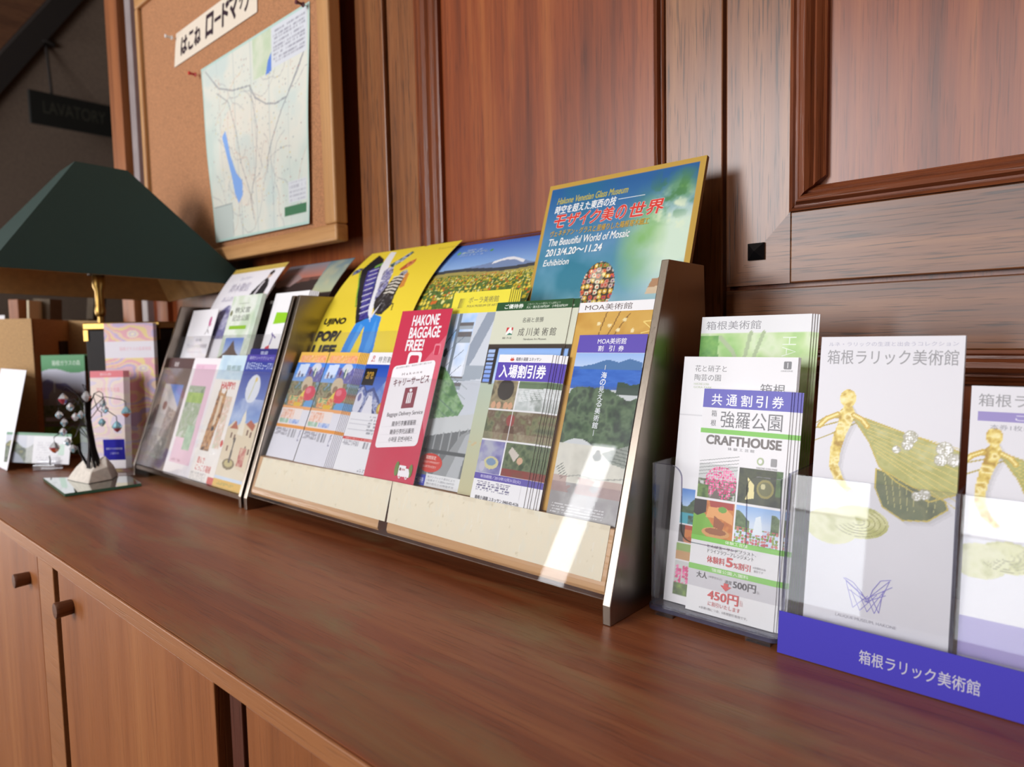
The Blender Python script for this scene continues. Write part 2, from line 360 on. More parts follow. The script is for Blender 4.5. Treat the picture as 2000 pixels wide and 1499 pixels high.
LAYER = 0.02
class Sheet:
    def __init__(s, W, H, th=0.6, bg=(236, 234, 238), cell=None, edge=(226, 224, 222), nv=1, back=None):
        s.W, s.H, s.th, s.nv, s.edge, s.back = W, H, th, nv, edge, back or edge
        s.V, s.C, s.F, s.n = [], [], [], 0
        s.bg = bg; s.cv = Canvas(W, H, cell, bg) if cell else None; s.lay = 0; s.lift = 0.5 if nv > 1 else 0.0      # lettering rides clear of a curled sheet
    def add(s, v, f, c):
        v = np.asarray(v, float); s.V.append(v); cc = np.empty((len(v), 3)); cc[:] = c; s.C.append(cc)
        s.F += [tuple(i+s.n for i in q) for q in f]; s.n += len(v)
    def up(s): s.lay += 1; return s.th + s.lift + LAYER*s.lay
    def rect(s, x0, y0, x1, y1, c, n=1):
        z = s.up(); ny = max(n, int(abs(y1-y0)/12) if s.nv > 1 else 1); v = []
        for j in range(ny+1):
            y = y0 + (y1-y0)*j/ny; v += [(x0, y, z), (x1, y, z)]
        s.add(v, [(2*j, 2*j+1, 2*j+3, 2*j+2) for j in range(ny)], c)
    def poly(s, pts, c): s.add([(x, y, s.th + LAYER*(s.lay+1)) for x, y in pts], [tuple(range(len(pts)))], c); s.lay += 1
    def ell(s, cx, cy, rx, ry, c, n=28): s.poly([(cx+rx*math.cos(2*math.pi*i/n), cy+ry*math.sin(2*math.pi*i/n)) for i in range(n)], c)
    def rrect(s, x0, y0, x1, y1, r, c, skew=0.0):
        p = []
        for cx, cy, a in ((x1-r, y1-r, 0), (x0+r, y1-r, 90), (x0+r, y0+r, 180), (x1-r, y0+r, 270)):
            for k in range(6):
                t = math.radians(a + 18*k); X, Y = cx+r*math.cos(t), cy+r*math.sin(t); p.append((X, Y + skew*(X-x0)/(x1-x0)))
        s.poly(p, c)
    def line(s, pts, w, c):
        z = s.up(); v = []; n = len(pts)
        for i, (x, y) in enumerate(pts):
            xa, ya = pts[max(i-1, 0)]; xb, yb = pts[min(i+1, n-1)]; dx, dy = xb-xa, yb-ya; L = math.hypot(dx, dy) or 1
            v += [(x-dy/L*w/2, y+dx/L*w/2, z), (x+dy/L*w/2, y-dx/L*w/2, z)]
        s.add(v, [(2*i, 2*i+1, 2*i+3, 2*i+2) for i in range(n-1)], c)
    def text(s, t, x0, y0, x1, y1, c, bold=0.0, shear=0.0, slope=0.0):
        """lettering fitted to the box x0 y0 x1 y1"""
        v, f = glyphs(t, 0.0); mn, mx = v.min(0), v.max(0); kx = (x1-x0)/(mx-mn)[0]; ky = (y1-y0)/(mx-mn)[1]
        b = bold*min(kx, ky); n = 0 if b == 0 else (4 if bold < .02 else 8)      # heavier lettering: the strokes spread a little every way
        p = (v-mn)/(mx-mn); z = s.up()
        for i in range(max(n, 1)):
            a = 2*math.pi*i/max(n, 1); X = x0+b + p[:, 0]*(x1-x0-2*b) + (b*math.cos(a) if n else 0); Y = y0+b + p[:, 1]*(y1-y0-2*b) + (b*math.sin(a) if n else 0)
            X = X + shear*(Y-y0); Y = Y + slope*(X-x0)
            s.add(np.c_[X, Y, np.full(len(X), z + .001*i)], f, c)
    def vtext(s, t, xc, y1, size, pitch, c, bold=0.0):
        for i, ch in enumerate(t): s.text(ch, xc-size/2, y1-i*pitch-size, xc+size/2, y1-i*pitch, c, bold)
    def make(s, name, mat=None, bend=None, parent=None):
        if s.cv is not None:
            cv = s.cv; nx, ny = cv.nx, cv.ny
            base = s.n; P = np.c_[cv.X.ravel(), cv.Y.ravel(), np.full(cv.X.size, s.th)]
            i = np.arange(ny)[:, None]*(nx+1) + np.arange(nx)[None, :]; i = i.ravel() + base
            s.V.append(P); s.C.append(cv.A.reshape(-1, 3)); s.n += len(P)
            grid = np.c_[i, i+1, i+nx+2, i+nx+1]
        else:
            grid = None; z = s.th; nv = s.nv; v = []
            for j in range(nv+1): v += [(0, s.H*j/nv, z), (s.W, s.H*j/nv, z)]
            s.add(v, [(2*j, 2*j+1, 2*j+3, 2*j+2) for j in range(nv)], s.bg)
        nv = s.nv; v = []
        for j in range(nv+1):
            y = s.H*j/nv; v += [(0, y, s.th), (0, y, 0), (s.W, y, 0), (s.W, y, s.th)]
        f = []
        for j in range(nv):
            a, b = 4*j, 4*j+4; f += [(a, b, b+1, a+1), (a+2, b+2, b+3, a+3)]
        f += [(0, 1, 2, 3), (4*nv, 4*nv+3, 4*nv+2, 4*nv+1)]
        s.add(v, f, s.edge)
        v = []
        for j in range(nv+1): v += [(0, s.H*j/nv, 0), (s.W, s.H*j/nv, 0)]
        s.add(v, [(2*j, 2*j+2, 2*j+3, 2*j+1) for j in range(nv)], s.back)
        V = np.concatenate(s.V)/1000.0; Cc = lin(np.concatenate(s.C))
        if bend is not None: V = bend(V)
        me = bpy.data.meshes.new(name)
        counts = [len(q) for q in s.F]; flat = [i for q in s.F for i in q]
        if grid is not None: flat = np.concatenate([np.array(flat, int), grid.ravel()]); counts = np.concatenate([np.array(counts, int), np.full(len(grid), 4)])
        flat = np.asarray(flat, dtype=np.int32); counts = np.asarray(counts, dtype=np.int32)
        me.vertices.add(len(V)); me.vertices.foreach_set('co', V.astype(np.float32).ravel())
        me.loops.add(len(flat)); me.loops.foreach_set('vertex_index', flat)
        me.polygons.add(len(counts)); me.polygons.foreach_set('loop_start', (np.cumsum(counts)-counts).astype(np.int32))
        me.update(calc_edges=True); me.validate()
        at = me.attributes.new('ink', 'FLOAT_COLOR', 'POINT'); at.data.foreach_set('color', np.c_[Cc, np.ones(len(Cc))].astype(np.float32).ravel())
        return link(name, me, parent, mat or M_GLOSSPAPER)

# leaning planes the papers stand on: y = Y0 + kk * height
KS = 0.107/0.310
YS = 0.491 - 0.018*KS
def stand(o, x, zb, off, kk=KS, y0=YS, twist=0.0):
    """lower left corner at x, height zb above the worktop, face to -Y and tipped back by kk"""
    n = math.sqrt(1+kk*kk); uv = Vector((0, kk/n, 1/n)); nn = Vector((0, -1/n, kk/n))
    R = Matrix(((1, uv.x, nn.x), (0, uv.y, nn.y), (0, uv.z, nn.z))).to_4x4()
    o.matrix_world = Matrix.Translation((x, y0+off+kk*zb, zb+K)) @ R @ Matrix.Rotation(math.radians(twist), 4, 'Z')
    return o
def stand_yaw(o, x, y, zb, yaw, kk=0.0):
    """as stand(), but turned by yaw so that it faces along (sin, -cos)"""
    n = math.sqrt(1+kk*kk); c, s_ = math.cos(yaw), math.sin(yaw); ux = Vector((c, s_, 0)); nh = Vector((s_, -c, 0))
    uv = (Vector((0, 0, 1)) - nh*kk)/n; nn = ux.cross(uv)
    R = Matrix(((ux.x, uv.x, nn.x), (ux.y, uv.y, nn.y), (ux.z, uv.z, nn.z))).to_4x4()
    o.matrix_world = Matrix.Translation((x, y, zb+K)) @ R
    return o
def stack(o, n, dx, back, label, cat, group, dz=0.0, wob=0.0):
    """n more copies behind o, each a little further back and to one side"""
    rnd = random.Random(len(label)+n)
    for i in range(1, n+1):
        c = o.copy(); COL.objects.link(c)
        c.matrix_world = o.matrix_world @ Matrix.Translation((dx*i + rnd.uniform(-wob, wob), dz*i, -back*i))
        c['label'] = label; c['category'] = cat; c['group'] = group
def curl(pts, z0, z1, W):
    """bend for a sheet whose sideways profile runs through (height, depth) pts"""
    c = np.polyfit([p[0] for p in pts], [p[1] for p in pts], len(pts)-1)
    zz = np.linspace(z0, z1, 600); yy = np.polyval(c, zz); s = np.r_[0, np.cumsum(np.hypot(np.diff(zz), np.diff(yy)))]
    def f(V):
        v = V[:, 1]; z = np.interp(v, s, zz); y = np.interp(v, s, yy); d = np.polyval(np.polyder(c), z); n = np.sqrt(1+d*d)
        return np.c_[V[:, 0], y - V[:, 2]/n, z + V[:, 2]*d/n]      # local frame here: x right, y into the wall, z up
    return f

# ------------------------------------------------------------------ what is printed on the papers
WHITE = (238, 236, 240); INK = (62, 58, 62); GREYTXT = (128, 126, 130)

def paint_board():
    s = Sheet(216, 312, th=5, bg=(190, 152, 66), cell=1.1, edge=(150, 118, 52), back=(120, 96, 50)); c = s.cv
    m = c.mrect(5, 5, 209, 305.5); c.vgrad(m, 120, (170, 206, 214), 300, (34, 92, 150))
    n = vnoise(c.X, c.Y, 60, 3, 4); n2 = vnoise(c.X, c.Y, 34, 9, 5)
    c.mix(m, (28, 110, 132), np.clip((0.60-n)*2.2, 0, 0.7)*np.clip((165-c.X)/70, 0, 1))
    d = np.clip(1-np.hypot((c.X-188)/70, (c.Y-215)/75), 0, 1); c.mix(m, (206, 226, 206), np.clip(d*1.8*(0.4+n), 0, 1))
    d2 = np.clip(1-np.hypot((c.X-150)/36, (c.Y-225)/70), 0, 1); c.mix(m, (118, 176, 84), np.clip(d2*1.6*n2, 0, 0.75))
    d3 = np.clip(1-np.hypot((c.X-192)/26, (c.Y-280)/26), 0, 1); c.mix(m, (120, 170, 70), np.clip(d3*1.8*n2, 0, .8))
    n4 = vnoise(c.X, c.Y, 13, 21, 4); c.mix(m, (226, 234, 200), np.clip((n4-.5)*6, 0, .85)*np.clip(1.3-np.hypot((c.X-186)/30, (c.Y-252)/26), 0, 1)); c.mix(m, (64, 120, 66), np.clip((.46-n4)*6, 0, .7)*np.clip(1.3-np.hypot((c.X-182)/34, (c.Y-272)/30), 0, 1))
    e = c.mell(103, 168, 23, 31); ix = vnoise(c.X, c.Y, 5, 2, 2)
    c.put(e, (70, 62, 52)); c.specks(e, [(226, 176, 60), (232, 202, 90), (214, 120, 80), (240, 232, 200), (206, 140, 120), (150, 150, 70), (220, 90, 60), (206, 190, 176)], 6.6, 0.97, 4, 0.46)
    c.specks(e, [(250, 240, 190), (200, 70, 50), (120, 80, 120)], 6.6, 0.97, 4, 0.2)
    c.mix(c.mell(100, 182, 10, 9), (250, 246, 220), .45)
    c.poly([(168, 156), (174, 173), (209, 176), (209, 156)], (176, 134, 100)); c.poly([(168, 156), (170, 163), (209, 166), (209, 156)], (214, 190, 160))
    s.text('Hakone Venetian Glass Museum', 17, 283.5, 121, 292.5, (186, 174, 66), .02, .18)
    s.text('時空を超えた東西の技', 16, 270, 107, 281.5, (240, 240, 238), .022, .1); s.rect(110, 276.4, 146, 277.2, (220, 226, 228))
    for k, col, b in ((0, (236, 220, 214), .05), (1, (216, 60, 50), .022)):
        for ch, a, z in (('モ', 17, 35), ('ザ', 36, 56), ('イ', 57, 70), ('ク', 72, 87), ('美', 89, 106), ('の', 109, 123), ('世', 127, 148), ('界', 150, 172)):
            s.text(ch, a-(.5 if not k else 0), 250.5-(.4 if not k else 0), z+(.5 if not k else 0), 268.5+(.4 if not k else 0), col, b, .16)
    s.text('ヴェネチアン・グラスと里帰りした箱根寄木細工', 16, 239, 157, 247.5, (200, 160, 60), .02, .1)
    s.text('The Beautiful World of Mosaic', 15.5, 226.5, 134, 236.5, (238, 240, 240), .016, .15)
    s.text('2013/4.20〜11.24', 15, 213, 99, 222.5, (240, 242, 242), .022, .12)
    s.text('Exhibition', 14.5, 200, 54, 208.5, (232, 238, 240), .016, .15)
    return s

def paint_moa():
    s = Sheet(96, 222, th=1.0, bg=(204, 158, 76), cell=1.2, edge=(222, 214, 200)); c = s.cv
    c.mottle(c.mrect(0, 0, 96, 211), [(196, 146, 64), (212, 168, 84), (206, 160, 74)], 30, 5)
    for p in ([(30, 150), (33, 190), (38, 210)], [(33, 165), (48, 195), (54, 211)], [(36, 160), (60, 200), (66, 208)], [(10, 20), (16, 60), (13, 100), (20, 140)]): c.line(p, 1.1, (120, 82, 44))
    for x, y in ((44, 196), (61, 202), (55, 191), (30, 198), (72, 190)): c.ell(x, y, 2.4, 2, (236, 220, 170))
    s.rect(0, 211, 96, 222, (240, 238, 240)); s.text('MOA美術館', 9, 213, 67, 220, (96, 78, 74))
    s.line([(96, 200), (83, 199)], 1.4, (236, 206, 120)); s.line([(83, 199), (95, 190), (82, 187)], 1.4, (236, 206, 120))
    return s
def paint_moa_coupon():
    s = Sheet(81, 186, th=.8, bg=(210, 214, 216), cell=.9); c = s.cv; X, Y = c.X, c.Y
    c.vgrad(c.mrect(0, 150, 81, 167), 150, (190, 210, 240), 167, (150, 184, 236))
    c.mottle(c.mrect(0, 129, 81, 152), [(38, 86, 176), (58, 110, 200), (44, 98, 190)], 20, 3, sy=.3)
    c.poly([(8, 152), (24, 155), (40, 160), (54, 157), (66, 161), (81, 157), (81, 150), (8, 150)], (74, 116, 168))
    n = vnoise(X, Y, 12, 8, 4)
    c.mottle((Y > 70+8*np.sin(X/14)) & (Y < 126 + 12*(n-.5) + 6*np.sin(X/17)), [(34, 52, 36), (66, 92, 60), (96, 120, 84), (50, 70, 50)], 9, 4)
    c.put((X > 56) & (Y > 124) & (Y < 136+8*(n-.5)) , (52, 74, 60))
    c.mottle(c.mrect(0, 30, 81, 72+0*X.max()) & (Y < 72), [(198, 196, 184), (222, 220, 208), (206, 204, 196)], 26, 7)
    c.poly([(52, 66), (81, 76), (81, 54), (64, 57)], (150, 156, 146))
    for k in range(5): c.line([(62, 60+3.2*k), (81, 57+3.4*k)], 1.1, (112, 120, 112))
    c.ell(48, 62, 5, 4, (96, 102, 96)); c.ell(48, 66, 2.5, 3, (110, 112, 106))
    for k in range(6): c.line([(2+1.4*k, 47-2.2*k), (9+1.4*k, 52-2.2*k)], .9, (130, 134, 126))
    c.line([(8, 38), (30, 42), (52, 40), (81, 44)], 1.2, (168, 168, 160))
    c.mottle(c.mrect(0, 0, 81, 34), [(150, 146, 146), (178, 176, 176), (160, 156, 158)], 18, 2); c.mix(c.mrect(0, 24, 81, 40) & (n > .45), (172, 128, 122), .5)
    c.greek(4, 3, 66, 12, (236, 236, 238), 2.6, 1, .8)
    s.rect(0, 167, 81, 186, (96, 78, 178)); s.text('MOA美術館', 24, 176, 58, 182.5, (240, 238, 246), .006)
    for ch, x in (('割', 26), ('引', 39), ('券', 50)): s.text(ch, x, 168.5, x+6.5, 174.5, (240, 238, 246), .012)
    s.vtext('海の見える美術館', 39, 147, 6.6, 7.3, (238, 242, 246), .012); s.rect(38.6, 149, 39.2, 154, (238, 242, 246)); s.rect(38.6, 82, 39.2, 88, (238, 242, 246))
    return s
def paint_yunessun():
    s = Sheet(77, 164.5, th=.7, cell=.9, bg=(240, 239, 242)); c = s.cv; X, Y = c.X, c.Y
    def pic(x0, y0, x1, y1, cols, sc, sd): c.mottle(c.mrect(x0, y0, x1, y1), cols, sc, sd)
    pic(0, 102, 36, 134, [(120, 108, 84), (170, 156, 120), (90, 82, 64)], 12, 3); c.ell(20, 124, 12, 12, (58, 50, 42))
    for x in (6, 14, 24, 31): c.ell(x, 106, 3.4, 4, (214, 166, 132))
    pic(38, 102, 77, 134, [(150, 158, 152), (222, 226, 226), (190, 198, 196)], 10, 4); c.mix(c.mrect(38, 126, 77, 134), (86, 112, 70), .8)
    for k in range(6): c.line([(42, 112+2*k), (77, 117+2*k)], .7, (240, 243, 244))
    pic(0, 68, 77, 100, [(84, 90, 62), (126, 128, 88), (110, 86, 66), (150, 142, 116)], 9, 6); c.ell(36, 90, 6, 7, (150, 66, 60)); c.poly([(30, 84), (42, 84), (46, 68), (28, 68)], (96, 66, 46))
    c.mix(c.mrect(0, 68, 77, 76), (168, 156, 128), .5)
    pic(0, 30, 35, 66, [(98, 94, 158), (140, 138, 186), (176, 178, 196)], 14, 8); c.ell(20, 42, 11, 7, (206, 200, 150)); c.ell(20, 43, 7, 4, (124, 150, 180)); c.ell(8, 37, 4, 6, (190, 188, 206))
    pic(37, 30, 77, 66, [(58, 76, 50), (110, 124, 88), (70, 84, 60)], 7, 9); c.poly([(46, 62), (58, 54), (52, 46), (42, 56)], (206, 196, 186)); c.ell(60, 48, 4, 4, (210, 170, 140)); c.mottle(c.mrect(37, 30, 77, 38), [(140, 46, 40), (120, 70, 50)], 8, 1)
    c.rect(36, 30, 37.5, 134, (240, 239, 242)); c.rect(0, 66, 77, 67.5, (240, 239, 242)); c.rect(0, 100.5, 77, 102, (240, 239, 242))
    c.greek(6, 11, 54, 21.5, (86, 80, 120), 2.4, 5, .8)
    s.rect(0, 134.5, 77, 155.5, (92, 74, 176)); s.text('入場割引券', 5, 137.5, 72, 153, (244, 243, 250), .03)
    s.text('箱根小涌園 ユネッサン', 26, 157.2, 62, 161.4, (70, 58, 70), .01); s.ell(20.5, 158.6, 3, 1.6, (206, 80, 60)); s.line([(19, 160), (19.4, 161.6)], .5, (206, 80, 60)); s.line([(21.5, 160), (21.9, 161.6)], .5, (206, 80, 60))
    s.rect(0, 23, 77, 29.8, (92, 78, 170)); s.text('有効期限／2013年12月31日(火)', 9, 24.2, 67, 28.4, (212, 206, 238), .01)
    s.rect(56, 8, 69, 23, (240, 239, 242)); s.text('箱根小涌園 ユネッサン 0460-82-4126', 7, 1.6, 70, 5.6, (62, 54, 66), .012)
    return s
def paint_narukawa():
    s = Sheet(112, 228, th=1.0, bg=(214, 216, 196), cell=1.3); c = s.cv; X, Y = c.X, c.Y
    c.rect(0, 0, 112, 177, (64, 54, 46)); c.vgrad(c.mrect(14, 60, 109, 171), 120, (206, 224, 246), 171, (140, 178, 236))
    c.vgrad(c.mrect(0, 0, 112, 130), 0, (196, 190, 150), 130, (190, 204, 184)); c.mix(c.mrect(0, 0, 112, 60) & (vnoise(X, Y, 16, 3) > .5), (214, 180, 130), .6)
    c.rect(1.5, 130, 13, 172, (52, 46, 44))
    for i in range(2):
        for j in range(8): c.rect(2.6+5.2*i, 131.5+5*j, 6.6+5.2*i, 135+5*j, (176-6*(8-j), 200-5*(8-j), 236))
    c.rect(13, 128, 17.5, 172, (48, 42, 40)); c.rect(109, 0, 112, 172, (48, 42, 40))
    s.rect(0, 217.5, 112, 228, (40, 84, 46)); s.text('ご優待券', 13, 219.6, 42, 225.2, (238, 242, 234), .022)
    s.text('このパンフレット提示にて入館料より', 48, 222.6, 95, 225.4, (190, 206, 184)); s.text('大人・高大生100円OFF　小中生50円OFF', 47, 218.8, 106, 222, (222, 232, 216), .01)
    s.text('名画と景勝', 45, 202, 76, 208, (98, 98, 92)); s.text('成', 42, 186, 51, 195.6, (104, 102, 96))
    for ch, x in (('川', 54), ('美', 65), ('術', 77), ('館', 88)): s.text(ch, x, 186, x+8.6, 195.4, (104, 102, 96))
    s.text('Narukawa Art Museum', 52, 181, 85, 183.4, (140, 140, 132))
    s.rect(23.5, 187.5, 33.2, 196.5, (242, 242, 238)); s.poly([(23.5, 190), (23.5, 196.5), (28, 196.5)], (206, 56, 58)); s.poly([(31.4, 193), (33.2, 193), (33.2, 196.5), (30.8, 196.5)], (206, 56, 58)); s.poly([(25, 187.5), (29, 190), (33.2, 188.6), (33.2, 187.5)], (54, 128, 104))
    s.text('箱根・芦ノ湖', 19.5, 182.6, 33, 185, (120, 120, 112))
    return s
def paint_pola():
    s = Sheet(97, 245, th=.9, bg=(206, 220, 240), cell=1.1); c = s.cv; X, Y = c.X, c.Y
    c.mottle(c.mrect(0, 88, 97, 217), [(150, 192, 240), (200, 218, 246), (230, 236, 248), (214, 222, 242)], 34, 12)
    c.put(c.mpoly([(50, 217), (97, 217), (97, 60), (46, 90), (44, 150)]), (206, 212, 222)); c.poly([(66, 217), (84, 217), (60, 160), (48, 140), (48, 176)], (150, 160, 176)); c.poly([(48, 150), (80, 150), (78, 134), (47, 130)], (160, 170, 182))
    c.rect(18, 60, 23.5, 217, (116, 126, 138))
    for y, d in ((201, 8), (186, 12), (133, 5), (124, 8)): c.rect(23, y, 47, y+d*.55, (110, 106, 108)); c.rect(23, y-d*.6, 47, y, (160, 170, 180))
    c.poly([(0, 172), (19, 196), (19, 197.6), (0, 174)], (70, 76, 90))
    for a in range(5): c.line([(0, 158-20*a), (22, 176-20*a), (40, 190-20*a)], .7, (96, 110, 130))
    c.ell(7, 166, 3.2, 6, (78, 84, 96)); c.ell(14, 128, 2.6, 4.5, (78, 92, 110)); c.rect(2, 152, 18, 182, (158, 198, 236)) if False else None
    c.put(c.mpoly([(0, 150), (14, 146), (34, 128), (50, 108), (60, 100), (54, 88), (0, 82)]), (110, 150, 104)); c.mottle(c.mpoly([(0, 146), (14, 144), (36, 124), (58, 100), (50, 86), (0, 80)]), [(84, 126, 80), (124, 164, 112), (150, 182, 140), (100, 142, 96)], 9, 5)
    for a in range(6): c.line([(0, 150-12*a), (60, 120-12*a)], .6, (100, 124, 120))
    c.poly([(0, 80), (82, 92), (97, 80), (97, 70), (0, 50)], (204, 208, 210)); c.poly([(0, 58), (97, 76), (97, 10), (0, 10)], (112, 116, 118))
    for a in range(7): c.line([(10+13*a, 60+2.6*a), (10+13*a, 12)], 2.2, (160, 164, 166))
    c.poly([(30, 12), (66, 66), (80, 72), (56, 12)], (150, 154, 156)); c.poly([(54, 12), (74, 66), (84, 70), (74, 12)], (180, 184, 188)); c.rect(0, 40, 97, 44, (84, 88, 90))
    s.rect(0, 217, 97, 245, (236, 222, 70)); 
    for i, g in enumerate((60, 90, 140, 186, 210)): s.line([(12+2.4*i, 224), (14+2.4*i, 237)], 1.3, (g+20, g+10, 60))
    s.text('ポーラ美術館', 29, 229.8, 80, 238, (134, 126, 84)); s.text('POLA MUSEUM OF ART', 28, 224.6, 79, 227.6, (150, 140, 80), .01)
    s.ell(24, 28, 21, 11.5, (206, 62, 48)); s.text('期間限定', 15, 32, 33, 36.6, (244, 214, 206), .012); s.text('7月21日(土)から9月30日(日)まで', 8, 27.2, 40, 30.4, (244, 214, 206)); s.text('2013年7月31日まで', 12, 21.8, 36, 25, (244, 214, 206))
    s.rect(0, 0, 22, 13, (62, 70, 176)); s.text('ご優待', 4, 3, 19, 9.6, (220, 222, 246), .006); s.rect(22, 0, 97, 15, (226, 228, 230)); c2 = (120, 122, 132)
    for k in range(3): s.text('本パンフレット提示により' if k == 0 else ('1名様まで入館料100円引' if k == 1 else '他の割引との併用不可'), 25, 10.4-4*k, 72, 13-4*k, c2)
    return s
def paint_baggage():
    s = Sheet(98, 224, th=.8, bg=(200, 52, 80), cell=None); W = (242, 238, 242)
    s.poly([(62, 150), (98, 190), (98, 60), (84, 90)], (216, 100, 120)); s.rrect(80, 164, 92, 178, 2.5, (224, 130, 146)); s.rrect(82, 163, 90, 175.5, 2, (200, 52, 80))
    s.text('HAKONE', 26, 202, 78, 217, W, .035, .0, .02); s.text('BAGGAGE', 25, 185, 85, 200.5, W, .035, .0, .02); s.text('FREE!', 24, 168, 59, 183.5, W, .035, .0, .02)
    s.rrect(33, 140, 60, 167, 5, W); s.rrect(37.5, 138, 55.5, 162.5, 3.5, (200, 52, 80))
    s.rrect(9, 38, 89, 147, 6, W, 10)
    s.text('旅の荷物を観光・宿泊先の間で運びます', 15, 143.4, 82, 146, (120, 112, 116), 0, 0, .13)
    s.text('H a k o n e', 30, 135, 68, 138.4, (110, 90, 96), .004, 0, .12); s.text('キャリーサービス', 17, 119, 84, 130, (112, 46, 60), .022, 0, .12)
    s.poly([(43, 92), (66, 94.6), (66, 121.6), (43, 119)], (140, 58, 72)); s.rrect(50, 99, 59, 113, 1, W, 1); s.rect(52.4, 98, 53.4, 114.5, (140, 58, 72)); s.rect(56, 98, 57, 115, (140, 58, 72)); s.ell(54.6, 116.4, 2.6, 2.2, W)
    s.text('Baggage Delivery Service', 19, 78, 86, 85, (110, 102, 108), .004, 0, .12)
    for t, y in (('隨身行李搬運服務', 68), ('随身行李托运服务', 57.5), ('수하물 운반서비스', 47.5)): s.text(t, 33, y, 78, y+6.6, (96, 90, 96), .004, 0, .12); s.line([(14, y-2.2), (84, y+6)], .25, (206, 200, 206))
    s.ell(62, 17, 4, 9, (110, 132, 70)); s.ell(88, 17, 3.4, 8, (110, 132, 70)); s.rrect(66, 8.5, 79, 22, 1.2, W); s.poly([(79, 8.5), (87, 8.5), (87, 14), (84, 19), (79, 19)], W)
    for x in (70, 82.5): s.ell(x, 8, 2.2, 2.2, W); s.ell(x, 8, 1.1, 1.1, (200, 52, 80))
    s.rect(67.5, 15.5, 70.5, 19, (130, 60, 70)); s.text('HAKONE', 71.4, 16, 78, 18.4, (206, 110, 110))
    return s
def paint_gotemba(fan=False):
    s = Sheet(78, 171, th=.5, bg=(226, 226, 236), cell=1.0); c = s.cv; X, Y = c.X, c.Y
    c.rect(0, 153, 78, 171, (238, 188, 90)); c.mottle(c.mrect(4, 155, 74, 165), [(236, 150, 110), (244, 190, 150), (228, 160, 80), (246, 210, 170)], 5, 3)
    c.vgrad(c.mrect(0, 120, 78, 153), 120, (136, 176, 234), 153, (72, 132, 226)); c.poly([(6, 128), (32, 131), (36, 152), (10, 150)], (206, 220, 244)); c.ell(14, 134, 2, 5, (120, 60, 70)); c.ell(24, 132, 2.2, 3, (70, 80, 120))
    c.mottle(c.mrect(36, 120, 78, 146), [(120, 120, 190), (96, 90, 150), (170, 170, 210)], 6, 5, sx=.5); c.ell(58, 146, 12, 7, (206, 210, 224)); c.ell(57, 138, 4, 8, (56, 110, 84)); c.ell(58, 139, 2, 9, (226, 226, 220)); c.ell(44, 138, 2, 5, (110, 50, 60))
    c.mottle(c.mrect(0, 82, 78, 122), [(120, 106, 80), (170, 160, 130), (96, 110, 78), (140, 168, 200)], 8, 8); c.ell(46, 118, 14, 13, (206, 188, 160)); c.ell(44, 112, 6, 6, (150, 124, 100))
    c.ell(60, 104, 16, 12, (214, 70, 92)); c.mix(c.mell(56, 108, 7, 5), (240, 160, 170), .6); c.poly([(34, 96), (46, 110), (48, 92)], (230, 206, 90))
    c.poly([(58, 92), (78, 94), (78, 82), (54, 82)], (104, 160, 214))
    c.mottle(c.mrect(10, 84, 50, 98), [(236, 190, 100), (206, 90, 70), (240, 220, 150), (110, 150, 110)], 4, 9); c.rect(28, 82, 46, 88, (226, 186, 60))
    c.rect(0, 78, 78, 82, (236, 170, 110)); c.rect(2, 52, 58, 78, (240, 228, 224)); c.mottle(c.mrect(4, 62, 38, 76), [(240, 186, 160), (244, 226, 220), (234, 170, 140)], 5, 2); c.mottle(c.mrect(4, 55, 28, 61), [(150, 190, 160), (226, 232, 232)], 4, 3); c.mottle(c.mrect(32, 55, 58, 61), [(130, 160, 226), (220, 226, 240)], 4, 4)
    c.rect(0, 47.5, 78, 52, (234, 156, 70)); c.greek(3, 36, 36, 46, (120, 118, 130), 2, 1, .6)
    m = c.mrect(40, 34, 62, 46.5); c.mix(m, (110, 110, 120), (hash2(np.floor(X/0.9), np.zeros_like(X), 3) > .45)*.7); c.greek(70, 30, 73, 46, (120, 120, 150), 2, 4, .8)
    return s
